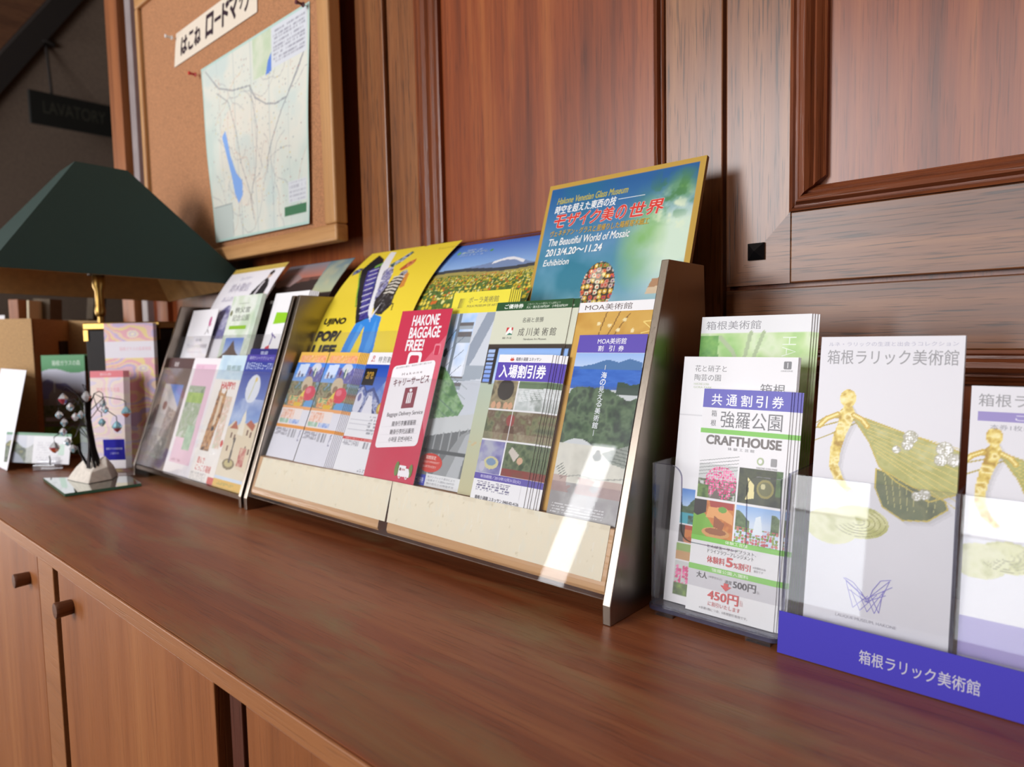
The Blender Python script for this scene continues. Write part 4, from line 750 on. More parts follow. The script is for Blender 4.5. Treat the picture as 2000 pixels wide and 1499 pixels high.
def paint_pendant(c, ox, oy, k=1.0):
    """plain gilt sprig with olive leaf wings, on grey card"""
    P = lambda *p: [(ox+x*k, oy+y*k) for x, y in p]; X, Y = c.X, c.Y
    def shadow(pts):
        for d, f in ((3.2, .10), (1.8, .14)): c.mix(c.mpoly([(x+d*k, y-d*k) for x, y in P(*pts)]), (120, 116, 116), f)
    wing = ((26, 188), (36, 186), (66, 176), (100, 166), (100, 136), (82, 128), (60, 140), (48, 150), (40, 168)); low = ((46, 148), (54, 146), (70, 138), (92, 130), (94, 124), (82, 114), (66, 112), (52, 120), (46, 134))
    for sh in (wing, low): shadow(sh)
    c.mottle(c.mpoly(P(*wing)), [(150, 150, 74), (184, 182, 112), (168, 166, 92), (196, 194, 136)], 16*k, 4)
    c.mottle(c.mpoly(P(*low)), [(84, 92, 62), (116, 120, 80), (96, 106, 72)], 12*k, 5)
    for a in range(9): c.line(P((34+a*1.5, 184-3*a), (100, 168-5.4*a)), .55*k, (214, 196, 110))
    for a in range(8): c.line(P((52+5*a, 145-1.8*a), (56+4.2*a, 122-1.2*a+.15*a*a)), .5*k, (176, 172, 110))
    for pts in (wing, low): c.line(P(*pts, pts[0]), 1.0*k, (196, 176, 80))
    c.line(P((28, 186), (0, 176)), 1.1*k, (180, 160, 70)); c.line(P((28, 184), (8, 186), (0, 180)), .9*k, (180, 160, 70)); c.line(P((30, 182), (12, 172), (0, 166)), 1.0*k, (180, 160, 70))
    c.mottle(c.mell(ox+36*k, oy+106*k, 21*k, 12.5*k), [(196, 196, 120), (216, 214, 160), (180, 180, 104)], 9*k, 6); c.mottle(c.mell(ox+17*k, oy+100*k, 20*k, 14*k), [(206, 206, 150), (222, 220, 178), (190, 190, 124)], 9*k, 7)
    for a in range(5): c.line([(ox+(36+(19-3.6*a)*math.cos(t))*k, oy+(106+(11-2.1*a)*math.sin(t))*k) for t in np.linspace(-2.6, 1.0, 14)], .5*k, (150, 146, 80))
    for sx, sy, r in ((68, 174, 5), (66, 168, 4), (90, 167, 5.5), (96, 160, 5), (88, 159, 4.4), (79, 133, 4), (74, 131, 3.4), (59, 164, 3)): c.ell(ox+sx*k, oy+sy*k, r*k, r*k, (176, 172, 150)); c.specks(c.mell(ox+sx*k, oy+sy*k, (r-.6)*k, (r-.6)*k), [(244, 244, 240), (206, 204, 196), (250, 250, 250)], 1.7*k, .95, 3, .5)
    # gilt sprig: a slender curved stem with a bud on top and two short side shoots
    stem = ((24, 199), (29, 190), (27, 182), (23, 172), (20, 160), (19, 148), (23, 138), (30, 130), (26, 128), (17, 135), (12, 146), (12, 160), (14, 172), (17, 182), (17, 190))
    shadow(stem); c.put(c.mpoly(P(*stem)), (206, 176, 60)); c.mottle(c.mpoly(P(*stem)), [(176, 138, 40), (226, 200, 96), (250, 238, 180), (196, 160, 50)], 6*k, 3)
    c.mottle(c.mell(ox+23*k, oy+201*k, 6*k, 7*k), [(190, 150, 44), (236, 214, 120), (250, 240, 190)], 4*k, 5)
    for q in (((16, 188), (8, 184), (3, 178)), ((28, 188), (34, 185), (38, 180))): c.line(P(*q), 4.2*k, (206, 172, 62)); c.line(P(*q), 1.6*k, (244, 228, 150))
def paint_grey_museum():
    bgc = (226, 224, 230); s = Sheet(99, 250, th=1.1, bg=bgc, cell=.62, edge=(196, 194, 196)); c = s.cv
    c.mix(c.Y > -1, (206, 204, 212), np.clip((190-c.Y)/260, 0, .5)); paint_pendant(c, 0, 0)
    s.text('ルネ・ラリックの生涯と出会うコレクション', 6, 242.4, 95, 245.8, (172, 170, 190)); s.text('箱根ラリック美術館', 5.5, 228, 95.5, 239.6, (150, 148, 152), .004)
    pu = (130, 120, 200)
    for a, b in (((36, 41), (30, 60)), ((36, 41), (46, 52)), ((41, 40), (34, 54)), ((41, 40), (52, 54)), ((46, 40), (38, 56)), ((46, 40), (58, 60)), ((51, 40), (46, 50)), ((51, 40), (60, 66)), ((54, 41), (48, 52)), ((54, 41), (56, 58)), ((30, 60), (44, 50)), ((60, 66), (46, 50)), ((28, 62), (46, 49)), ((62, 62), (44, 49)), ((32, 54), (46, 47)), ((58, 55), (44, 47))): s.line([a, b], .45, pu)
    s.line([(29.5, 62), (35, 60), (41, 54), (46, 47)], .5, pu); s.line([(61, 67), (54, 65), (49, 57), (46, 47)], .5, pu); s.text('LALIQUE MUSEUM, HAKONE', 24, 31.6, 66, 34.2, (170, 168, 178)); return s
def paint_grey_coupon():
    s = Sheet(99, 214, th=.7, bg=(226, 224, 230), cell=.8, edge=(196, 194, 196)); c = s.cv; paint_pendant(c, -5, 6, .86); c.rect(0, 26, 99, 53, (150, 136, 196))
    s.text('箱根ラリック美術館', 4.5, 199.6, 92, 208.6, (150, 148, 152), .004); s.rect(4.5, 189.4, 94, 196, (150, 136, 196)); s.text('ご優待券', 26, 190.4, 60, 195, (226, 220, 240), .01); s.text('本券1枚につき5名様まで割引', 12, 183.6, 80, 187.4, (160, 158, 168)); return s
def paint_map():
    s = Sheet(412, 378, th=.3, bg=(196, 204, 200), cell=1.9, nv=30); c = s.cv; X, Y = c.X, c.Y
    c.mottle(c.mrect(0, 0, 412, 378), [(190, 202, 194), (206, 210, 200), (214, 212, 200), (196, 206, 200)], 90, 4); c.mix(np.hypot((X-175)/120, (Y-170)/110) < 1, (222, 206, 190), .4*vnoise(X, Y, 40, 3)*1.4)
    for k in range(1, 6): c.mix(np.abs(X-412*k/6) < 1.4, (176, 184, 182), .5)
    rnd = random.Random(3)
    for i in range(26):
        x, y = rnd.uniform(20, 390), rnd.uniform(20, 350); p = [(x, y)]; a = rnd.uniform(0, 6.3)
        for q in range(9): a += rnd.uniform(-.7, .7); x += 17*math.cos(a); y += 17*math.sin(a); p.append((x, y))
        c.mix(c.mline(p, 1.6), (150, 146, 150) if i % 3 else (196, 160, 140), .55)
    for p, w_ in (([(20, 366), (70, 318), (130, 298), (200, 290), (220, 262), (262, 240), (300, 232), (340, 236), (372, 268), (400, 306)], 3), ([(400, 306), (352, 250), (318, 214), (282, 170), (262, 140), (258, 118)], 2.6), ([(60, 310), (110, 280), (140, 210), (150, 150), (190, 60)], 2), ([(200, 290), (226, 200), (212, 130), (180, 70), (190, 30)], 2)): c.mix(c.mline(p, w_), (136, 136, 142), .8)
    c.specks(c.mrect(30, 20, 390, 350), [(150, 130, 130), (176, 120, 110), (130, 140, 150), (206, 180, 90)], 11, .35, 7, .12)
    c.poly([(76, 214), (92, 224), (100, 200), (108, 168), (126, 132), (150, 112), (146, 84), (126, 70), (112, 92), (104, 132), (92, 168)], (128, 164, 220))
    c.rect(286, 300, 404, 376, (206, 208, 214)); c.mottle(c.mrect(216, 296, 284, 374), [(186, 200, 170), (206, 210, 190)], 22, 3); c.poly([(262, 292), (284, 296), (284, 330), (270, 316)], (96, 130, 206)); c.greek(292, 306, 398, 370, (120, 116, 130), 7, 3, .55); c.poly([(0, 0), (90, 0), (96, 74), (4, 72)], (186, 194, 188)); c.line([(4, 74), (96, 74), (92, 2)], 1.6, (140, 146, 146))
    c.rect(318, 22, 402, 38, (70, 116, 84)); c.rect(336, 44, 402, 82, (206, 208, 212)); c.greek(338, 46, 400, 80, (150, 150, 160), 8, 2, .5)
    c.mix((X < 5) | (X > 407) | (Y < 5) | (Y > 373), (170, 200, 190), .8); return s
def paint_banner():
    s = Sheet(380, 66, th=.4, bg=(222, 208, 190), nv=30); k = (52, 34, 44)
    for ch, x, x1 in (('は', 32, 66), ('こ', 72, 97), ('ね', 102, 134), ('ロ', 158, 194), ('ー', 200, 229), ('ド', 234, 264), ('マ', 264, 304), ('ッ', 308, 326), ('プ', 328, 356)):
        s.text(ch, x, 33 if ch == 'ー' else (24 if ch in 'ッ' else 14), x1, 40 if ch == 'ー' else (50 if ch in 'はこねッ' else 58), k, .035)
    return s
def paint_garden():
    s = Sheet(98, 226, th=1.0, bg=(200, 202, 214), cell=1.8); c = s.cv; X, Y = c.X, c.Y; hy = 190+5*np.sin(X/16)
    c.put(Y > hy, (66, 146, 84)); c.vgrad(Y <= hy, 130, (190, 194, 214), 190, (206, 206, 222)); c.put(Y < 150+18*np.cos((X-20)/30)+4*np.sin(X/7), (120, 114, 160)); c.put(Y < 134+8*np.sin((X-30)/20), (136, 130, 136))
    c.poly([(24, 150), (28, 166), (32, 150), (60, 142), (80, 130), (78, 110), (12, 108), (14, 136)], (150, 142, 146)); c.rect(26, 140, 29, 172, (220, 218, 224))
    for x in (30, 44, 58): c.rect(x, 112, x+9, 128, (170, 160, 176))
    c.mottle((Y < 112) & (Y > 70), [(104, 112, 84), (140, 142, 120), (90, 100, 70)], 9, 3); c.mottle(c.mpoly([(60, 80), (98, 90), (98, 140), (80, 132), (66, 110)]), [(96, 110, 72), (130, 138, 96)], 8, 4); c.rect(4, 76, 50, 86, (206, 200, 214)); c.mottle(Y < 64, [(120, 160, 50), (150, 186, 70), (96, 140, 50)], 14, 5); c.put(Y < 22+6*np.sin(X/11), (70, 84, 52)); c.ell(30, 48, 3, 6, (60, 70, 44))
    s.text('箱根ガラスの森', 24, 202, 88, 214, (206, 226, 206), .01); return s
def paint_swirl(W, H, top):
    s = Sheet(W, H, th=1.0, bg=(226, 190, 200), cell=1.7); c = s.cv; X, Y = c.X, c.Y; f = vnoise(X+20*vnoise(X, Y, 40, 2), Y*1.6, 60, 5, 2)
    q = np.mod(f*4.2 + Y/90, 1.0); cols = np.array([(228, 158, 168), (234, 206, 128), (228, 180, 190), (190, 168, 206), (234, 196, 160)], float); i = np.floor(q*5).astype(int).clip(0, 4); c.put(X > -1, cols[i])
    c.mix(X > -1, (236, 224, 230), .08)
    if top == 'tall':
        for x, y in ((58, H-22), (76, H-92)): c.ell(x, y, 12, 8, (232, 214, 190)); c.ell(x, y, 8, 5, (214, 196, 206)); c.ell(x, y, 4, 2.6, (236, 226, 196))
        c.rect(0, H-70, W, H-36, (228, 222, 230)); s.text('箱根ガラスの森美術館', 30, H-56, W-6, H-48, (226, 170, 180)); 
    else:
        c.mix(X > -1, (236, 228, 232), .55); s.rect(0, H-13, W, H, (222, 106, 116)); s.text('割引券', W*.3, H-9.5, W*.64, H-4, (240, 206, 208)); s.text('箱根ガラスの森', 12, H-42, W-8, H-33, (230, 150, 156)); s.rect(0, 0, W, 24, (232, 226, 230)); c.rect(0, 0, W, H-13, c.A*0+c.A)
    return s
def paint_ticket():
    s = Sheet(136, 62, th=.5, bg=(232, 232, 236), cell=1.6); c = s.cv; X, Y = c.X, c.Y; m = c.mrect(0, 0, 58, 56); c.vgrad(m, 30, (196, 202, 214), 56, (206, 208, 220)); c.mottle(m & (Y < 38+8*np.sin(X/9)), [(84, 100, 70), (120, 128, 110), (70, 80, 70), (150, 146, 90)], 9, 4); c.poly([(6, 0), (18, 24), (30, 16), (44, 0)], (140, 146, 160)); c.mix(c.mrect(44, 0, 58, 56), (228, 228, 232), .6); c.rect(0, 56, 136, 62, (110, 156, 126)); c.greek(66, 6, 122, 46, (190, 188, 196), 5, 2, .5); c.rect(112, 18, 124, 40, (196, 220, 206)); return s

# ------------------------------------------------------------------ the setting
WY = 0.75                                     # face of the panelled wall
def struct(name, mb, mat, **k): return tag(mb.build(name, mat, **k), kind='structure')
def B(name, x0, y0, z0, x1, y1, z1, mat, bevel=0.0):
    m = MB(); m.box(x0, y0, z0 + K, x1, y1, z1 + K); return struct(name, m, mat, bevel=bevel)

m = MB(); m.box(-8.2, -2.8, -0.06, 3.1, 6.5, 0); struct('floor', m, plain('floor_boards', (70, 46, 32), 0.5, var=0.15, bscale=6))
B('wall_back', -2.115, WY+0.012, -K, 3.05, WY+0.12, 2.54, M_WALL_V)
# stiles and rails of the panelling, each its own board
TR = [0]
def board(x0, z0, x1, z1, mat, y0=WY, d=0.0125, bevel=0.0015):
    TR[0] += 1; return B('trim_%d' % TR[0], x0, y0, z0, x1, y0+d, z1, mat, bevel)
board(-0.3425, 0.3075, -0.2705, 2.5, M_WALL_V2)                    # stile left of the right-hand panel (mitred foot below)
TOPZ = 2.5
board(-0.4185, 0.0, -0.3465, TOPZ, M_WALL_V2)
board(-0.9370, 0.0, -0.8655, TOPZ, M_WALL_V2)
board(-1.0165, 0.0, -0.9412, TOPZ, M_WALL_V2, WY-0.006, 0.0185)
board(-0.2705, 0.3075, 1.5, 0.3825, M_WALL_H)
board(-0.3425, 0.236, 1.5, 0.3030, M_WALL_H)
board(-0.8655, 0.31, -0.4185, 0.3885, M_WALL_H)
board(0.62, 0.3825, 0.70, TOPZ, M_WALL_V2)
# mitre seam and raised mouldings
def moulding(name_axis, a0, a1, c0, c1, horizontal, mat, mitre0=0, mitre1=0):
    """stepped ogee strip between cross positions c0 (outer) and c1 (inner)"""
    TR[0] += 1; w = c1-c0; m = MB()
    prof = [(0, 0.006), (0, -0.003), (0.10, -0.0045), (0.16, -0.002), (0.24, -0.0025), (0.34, -0.0085), (0.50, -0.010), (0.62, -0.0065), (0.70, -0.002), (0.76, -0.003), (0.86, 0.000), (0.93, 0.003), (1.0, 0.0045), (1.0, 0.0125), (0, 0.0125)]
    A, Bv = [], []
    for t, d in prof:
        c = c0+w*t; s0 = a0 + mitre0*abs(w)*t; s1 = a1 - mitre1*abs(w)*t
        for L, s_ in ((A, s0), (Bv, s1)):
            p = (s_, WY+d, c+K) if horizontal else (c, WY+d, s_+K); L.append(m.b.verts.new(p))
    n = len(prof)
    for i in range(n): m.b.faces.new((A[i], A[(i+1) % n], Bv[(i+1) % n], Bv[i]))
    m.b.faces.new(A[::-1]); m.b.faces.new(Bv)
    return struct('trim_%d' % TR[0], m, mat)
moulding('V', 0.3825, TOPZ, -0.2705, -0.2365, False, M_MOULD_V, mitre0=1)
moulding('H', -0.2705, 0.62, 0.3825, 0.4070, True, M_MOULD_H, mitre0=1)
moulding('V', 0.3885, TOPZ, -0.8655, -0.8180, False, M_MOULD_V, mitre0=.4)
moulding('V', 0.3885, TOPZ, -0.4185, -0.4365, False, M_MOULD_V, mitre0=.6)
moulding('H', -0.8655, -0.4185, 0.3885, 0.4030, True, M_MOULD_H, mitre0=.8, mitre1=.8)
moulding('H', -0.3425, 1.5, 0.236, 0.204, True, M_MOULD_H)
m = MB(); m.prism([(-0.2705, .3075), (-0.2705, .3825), (-0.3425, .3075)], 0, 1, lambda p, q, t: (p, WY-0.0003+t*0.0128, q+K)); struct('trim_40', m, M_WALL_H)
# left end of the wall: pine post with a dark groove and a pale strip
board(-2.120, -K, -2.036, TOPZ, M_PINE, WY-0.03, 0.15)
board(-2.036, -K, -2.012, TOPZ, plain('groove_shadow', (44, 28, 24), 0.6), WY-0.004, 0.03)
board(-2.012, -K, -1.975, TOPZ, plain('grey_strip', (150, 138, 138), 0.4, var=.04, bscale=20), WY-0.018, 0.04)
board(-1.975, 0.0, -1.885, TOPZ, M_WALL_V, WY-0.002, 0.02)
# dim passage beyond the end of the wall
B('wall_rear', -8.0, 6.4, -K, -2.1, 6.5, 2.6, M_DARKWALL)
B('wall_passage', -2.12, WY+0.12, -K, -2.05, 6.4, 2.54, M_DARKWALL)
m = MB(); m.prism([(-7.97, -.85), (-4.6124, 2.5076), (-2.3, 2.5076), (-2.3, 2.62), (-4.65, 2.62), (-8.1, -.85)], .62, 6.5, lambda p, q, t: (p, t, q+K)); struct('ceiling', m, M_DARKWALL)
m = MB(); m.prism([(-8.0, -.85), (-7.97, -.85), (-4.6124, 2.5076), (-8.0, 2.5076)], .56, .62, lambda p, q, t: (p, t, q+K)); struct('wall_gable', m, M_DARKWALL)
M_PLASTER = plain('cream_plaster', (196, 182, 160), 0.9, bump=.15, bscale=50, var=.03)
B('wall_left', -8.1, -2.8, -K, -8.0, .62, 2.54, M_PLASTER)
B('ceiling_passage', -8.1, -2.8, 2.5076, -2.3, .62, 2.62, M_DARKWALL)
B('ceiling_room', -2.3, -2.8, 2.5076, 3.1, 6.5, 2.62, plain('ceiling_white', (226, 220, 208), .9))
B('wall_right', 3.0, -2.8, -K, 3.1, WY+.012, 2.54, M_WALL_V2)
ex = [-8.1] + [q for w in WIN for q in w[:2]] + [3.0]
for i in range(0, len(ex), 2): B('wall_front_%d' % (i+1), max(ex[i], -7.9), -2.8, -K, ex[i+1], -2.66, 2.54, M_PLASTER)  # pier between the last two openings is added, standing in for a figure's silhouette
for i, (a, b, c, d) in enumerate(WIN): B('wall_front_%d' % (2*i+20), a, -2.8, -K, b, -2.66, c, M_PLASTER); B('wall_front_%d' % (2*i+21), a, -2.8, d, b, -2.66, 2.54, M_PLASTER)
# iron stud in the corner of the panelling
m = MB(); z = .344 + K; x = -.3065; w = .0092
v = [m.b.verts.new(p) for p in ((x-w, WY-.0004, z-w), (x+w, WY-.0004, z-w), (x+w, WY-.0004, z+w), (x-w, WY-.0004, z+w), (x-w, WY-.003, z-w), (x+w, WY-.003, z-w), (x+w, WY-.003, z+w), (x-w, WY-.003, z+w), (x, WY-.0085, z))]
for f in ((0,1,5,4), (1,2,6,5), (2,3,7,6), (3,0,4,7), (4,5,8), (5,6,8), (6,7,8), (7,4,8), (3,2,1,0)): m.b.faces.new([v[i] for i in f])
tag(m.build('iron_stud', M_BLACK), 'small black pyramid-headed iron stud in the corner of the wall panelling', 'stud')

# ------------------------------------------------------------------ worktop and cabinets
FY = 0.234
t = empty('worktop', (0, FY, K), 'long reddish-brown worn wooden worktop carrying the racks and leaflet holders', 'worktop')
m = MB(); m.box(-2.75, FY+.003-FY, -.0175, 1.4, WY-.001-FY, 0); m.build('slab', M_TOP, t)
m = MB(); m.box(-2.75, 0, -.0178, 1.4, .003, -.0004); m.build('edge_band', M_EDGE, t, bevel=.0012)
def cabinet(x0, x1, door, knob, label, extra=None):
    t = empty('cabinet', ((x0+x1)/2, .5, 0), label, 'cabinet', 'cabinets under the worktop'); cx = (x0+x1)/2
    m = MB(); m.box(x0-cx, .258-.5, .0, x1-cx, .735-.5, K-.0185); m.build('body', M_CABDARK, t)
    if extra:
        for a, b, ya, yb, mt in extra:
            m = MB(); m.box(a-cx, ya-.5, .02, b-cx, yb-.5, K-.0186); m.build('stile', mt, t, bevel=.001)
    m = MB(); m.box(door[0]-cx, .2362-.5, .03, door[1]-cx, .2572-.5, K-.0188); d = m.build('door', M_CAB, t, bevel=.0012)
    if knob:
        m = MB(); R = Matrix.Translation((knob[0]-cx, .2362-.5, K+knob[1])) @ Matrix.Rotation(math.radians(90), 4, 'X')
        m.rev([(.0082, 0), (.0088, .002), (.0092, .014), (.0096, .0168), (.0088, .0182), (.006, .0184)], n=28, M=R); m.build('knob', M_KNOB, d, smooth=True)
cabinet(-1.62, -.9885, (-1.58, -1.056), (-1.10, -.058), 'reddish wood cabinet at far left with a square-looking dark knob near its right edge', [(-1.055, -.9895, .2364, .2575, M_EDGE)])
cabinet(-.967, -.5455, (-.966, -.5465), (-.9155, -.0505), 'middle wood cabinet door with round knob at its upper left corner', [])
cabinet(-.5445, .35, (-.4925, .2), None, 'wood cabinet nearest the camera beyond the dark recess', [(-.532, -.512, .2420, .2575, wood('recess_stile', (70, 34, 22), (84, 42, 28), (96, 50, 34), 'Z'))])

# ------------------------------------------------------------------ brochure racks
SIDE = [(.491, 0), (.491, .018), (.598, .328), (.671, .3265), (.69, 0)]
def slope_y(z, off): return YS + KS*z + off
def rack(name, label, x0, x1, th, tray, bays, up_off, shelf_z):
    t = empty(name, ((x0+x1)/2, .6, K), label, 'rack', 'two-tier leaflet racks'); cx = (x0+x1)/2
    for a, b in ((x0, x0+th), (x1-th, x1)):
        m = MB(); m.prism(SIDE, a-cx, b-cx, lambda p, q, t_: (t_, p-.6, q)); m.build('side_panel', M_STEEL, t, bevel=.0008)
    a, b = x0+th-cx, x1-th-cx
    def slab(nm, z0, z1, o0, o1, mat, xa=a, xb=b):
        m = MB(); m.prism([(slope_y(z0, o0), z0), (slope_y(z1, o0), z1), (slope_y(z1, o1), z1), (slope_y(z0, o1), z0)], xa, xb, lambda p, q, t_: (t_, p-.6, q)); return m.build(nm, mat, t)
    slab('back_panel', .022, .318, .084, .0865, M_STEEL)
    slab('tier_panel', .03, .215, .0300, .0325, M_STEEL) 
    m = MB(); m.box(a, slope_y(shelf_z, .0325)-.6, shelf_z-.006, b, slope_y(shelf_z, .083)-.6, shelf_z-.0008); m.build('upper_shelf', M_STEEL, t)
    def pane(nm, z0, z1, off, edge):
        o = slab(nm, z0, z1, off, off+.0024, [M_ACRYL, M_ACRYLEDGE])
        for p in o.data.polygons:
            if abs(p.normal.z) > .9 and abs(p.normal.y) < .5: p.material_index = 1
    pane('front_pane', .022, .206, 0, True)
    pane('upper_pane', shelf_z+.001, .267, up_off, True)
    if tray:
        for i, (xa, xb) in enumerate(bays):
            pr = [(slope_y(.080, .0030), .080), (slope_y(.032, .0030), .032), (slope_y(.027, .0036), .027), (slope_y(.0235, .0065), .0235), (slope_y(.0225, .011), .0225), (slope_y(.0225, .0295), .0225), (slope_y(.080, .0295), .080)]
            m = MB(); m.prism(pr, xa-cx, xb-cx, lambda p, q, t_: (t_, p-.6, q)); m.build('tray', M_TRAY, t, bevel=.0006)
    else:
        m = MB(); m.box(a, slope_y(.016, .003)-.6, .012, b, slope_y(.016, .0295)-.6, .019); m.build('tray', M_STEEL, t)
    return t
R1 = rack('brochure_rack', 'large steel-sided leaflet rack with cream strips along its front, in the middle of the worktop', -.9955, -.330, .0085, True, ((-.985, -.6715), (-.6545, -.3405)), .0385, .150)
R2 = rack('brochure_rack', 'steel-sided leaflet rack left of the middle one, without cream strips', -1.4435, -1.0055, .0075, False, (), .0155, .118)
# cream paper strips slipped behind the lower front pane
M_CREAM = None
for pts, nm in ((((-.9775, .0365), (-.9735, .0795), (-.6625, .0825), (-.6600, .0365)), 'left'), (((-.6560, .0365), (-.6615, .0825), (-.3455, .0825), (-.3455, .0350)), 'right')):
    W = 330; s = Sheet(W, 50, th=.3, bg=(236, 226, 202), cell=1.3); 
    c = s.cv; nz = vnoise(c.X*3, c.Y, 12, 5 if nm == 'left' else 11, 3); c.mix(nz > .66, (232, 226, 206), .7); c.mix(vnoise(c.X, c.Y, 5, 3) > .8, (206, 192, 160), .5); c.mix((c.Y > 46) & (vnoise(c.X, c.Y, 7, 6) > .5), (196, 182, 152), .2)
    for k in range(26): 
        rr = random.Random(k+(0 if nm == 'left' else 50)); x = rr.uniform(5, W-5); y = rr.uniform(4, 40); c.mix(c.mline([(x, y), (x+rr.uniform(-2, 2), y+rr.uniform(4, 10))], 1.1), (238, 232, 216), .8)
    def fit(V, pts=pts, W=W):
        u, v = V[:, 0]/(W/1000), V[:, 1]/.05
        P = [np.array(p) for p in pts]; xz = ((1-u)*(1-v))[:, None]*P[0] + ((1-u)*v)[:, None]*P[1] + (u*v)[:, None]*P[2] + (u*(1-v))[:, None]*P[3]
        y = YS + KS*xz[:, 1] + .0029 - V[:, 2]
        return np.c_[xz[:, 0]+.66275, y-.6, xz[:, 1]]
    o = s.make('label_strip', M_MATTEPAPER, fit, R1)

# ------------------------------------------------------------------ papers in the middle rack
def sheet(s, name, label, cat, group=None, mat=None, bend=None):
    return tag(s.make(name, mat, bend), label, cat, group)
LE = 'leaflet'; zt = .0805
o = sheet(paint_gotemba(), 'discount_coupon', 'orange-topped coupon with festival crowd, leftmost in the lower tier of the middle rack', 'coupon')
stand(o, -.9795, zt, .0099, .445, YS+KS*zt-.445*zt)
o = sheet(paint_gotemba(), 'discount_coupon', 'front coupon of the fanned orange-topped pile, second from left in the middle rack', 'coupon')
stand(o, -.8975, zt, .0085, .445, YS+KS*zt-.445*zt)
stack(o, 7, .0030, .0007, 'orange-topped coupon fanned out behind the front one of its pile', 'coupon', 'fanned orange-topped coupons')
o = sheet(paint_mountain_coupon(), 'discount_coupon', 'blue snowy-mountain coupon with 特別割引券 heading, left of the red leaflet', 'coupon')
stand(o, -.7995, zt, .0100, .445, YS+KS*zt-.445*zt)
o = sheet(paint_baggage(), 'leaflet', 'crimson HAKONE BAGGAGE FREE! leaflet with a white suitcase', LE); stand(o, -.7250, zt, .0065)
o = sheet(paint_pola(), 'leaflet', 'yellow-headed museum leaflet with glass roof photo, right of the crimson one', LE); stand(o, -.6405, zt, .0165)
stack(o, 5, .0024, .0011, 'spare yellow-headed museum leaflet stacked behind the front one', LE, 'yellow-headed museum leaflets')
o = sheet(paint_narukawa(), 'leaflet', 'wide pale green museum leaflet with dark green top band', LE); stand(o, -.5575, zt, .0130)
stack(o, 1, .0085, .0012, 'second green-banded museum leaflet showing just behind the front one', LE, 'green-banded museum leaflets')
o = sheet(paint_yunessun(), 'discount_coupon', 'purple 入場割引券 bath coupon standing before the green-banded leaflet', 'coupon'); stand(o, -.5290, zt, .0045)
stack(o, 5, .0034, .0009, 'purple-banded bath coupon fanned out behind the front one', 'coupon', 'fanned purple bath coupons', wob=.0006)
o = sheet(paint_moa(), 'leaflet', 'ochre MOA museum leaflet with white heading, behind its purple coupon', LE); stand(o, -.4380, zt, .0150)
o = sheet(paint_moa_coupon(), 'discount_coupon', 'purple-topped MOA coupon with blue sea photo, at the right end of the middle rack', 'coupon'); stand(o, -.4240, zt, .0075)
PC = [(.15, .575), (.267, .625), (.345, .677), (.405, .745)]
def curled(s, name, label, cat, pts, x, z0, z1, group=None):
    o = tag(s.make(name, None, curl(pts, z0, z1, s.W)), label, cat, group); o.location = (x, 0, K); return o
curled(paint_yellow(), 'flyer', 'bright yellow UJINO POP/LIFE flyer with a figure in a busy jacket', 'flyer', PC, -.9935 + .0065, .151, .44)
curled(paint_flower(), 'flyer', 'flyer of a yellow tulip field under a snowy mountain', 'flyer', [(.15, .584), (.25, .625), (.345, .684), (.396, .7445)], -.768, .151, .43)
o = tag(paint_board().make('poster_board'), 'gold-edged blue mosaic exhibition poster board leaning at the right of the middle rack', 'poster'); stand(o, -.5595, .151, .072)

# ------------------------------------------------------------------ papers in the left rack
z2 = .0195
o = sheet(paint_brown(), 'leaflet', 'dark brown leaflet with a ruined white house, lower left corner of the left rack', LE); stand(o, -1.4335, z2, .0085)
o = sheet(paint_pink(), 'leaflet', 'pink and white garden leaflet beside the dark brown one', LE); stand(o, -1.3185, z2, .0075)
o = sheet(paint_happy(), 'leaflet', 'white HAPPY! leaflet with a brown horse', LE); stand(o, -1.2085, z2, .0065)
stack(o, 2, .0016, .0011, 'spare horse leaflet behind the front one', LE, 'horse leaflets')
o = sheet(paint_prince(), 'leaflet', 'blue leaflet with white moon and town square, lower right of the left rack', LE); stand(o, -1.1140, z2, .0055)
o = sheet(paint_blue_back(), 'leaflet', 'pale topped leaflet just showing above the blue moon leaflet', LE); stand(o, -1.1125, z2, .0075)
z3 = .1185
o = sheet(paint_wine(), 'leaflet', 'white antique museum leaflet with a small dancing figure, upper left of the left rack', LE); stand(o, -1.4190, z3, .0205)
o = sheet(paint_chichibu(), 'leaflet', 'pale green leaflet with a thatched roof photo, upper middle of the left rack', LE); stand(o, -1.2545, z3, .0195)
stack(o, 3, .0018, .0012, 'spare pale green leaflet behind the front one', LE, 'pale green roof leaflets')
o = sheet(paint_egg(), 'leaflet', 'black music box museum leaflet with a cream oval', LE); stand(o, -1.1810, z3, .0420, .36)
o = sheet(paint_white_guide(), 'leaflet', 'thick white guide with a lime green block, upper right of the left rack', LE); stand(o, -1.1300, z3, .0310, .36)
stack(o, 5, .0030, .0016, 'spare white guide stacked behind the one with the lime block', LE, 'white guides')
curled(paint_flyer_white(), 'flyer', 'white flyer with gold top edge and a man in a dark suit', 'flyer', [(.14, .563), (.32, .632), (.365, .661), (.41, .698)], -1.382, .119, .44)
curled(paint_sunset(), 'flyer', 'dark flyer with sunset and cloud photos curling back to the wall', 'flyer', [(.14, .590), (.30, .648), (.36, .690), (.415, .7435)], -1.229, .119, .44)

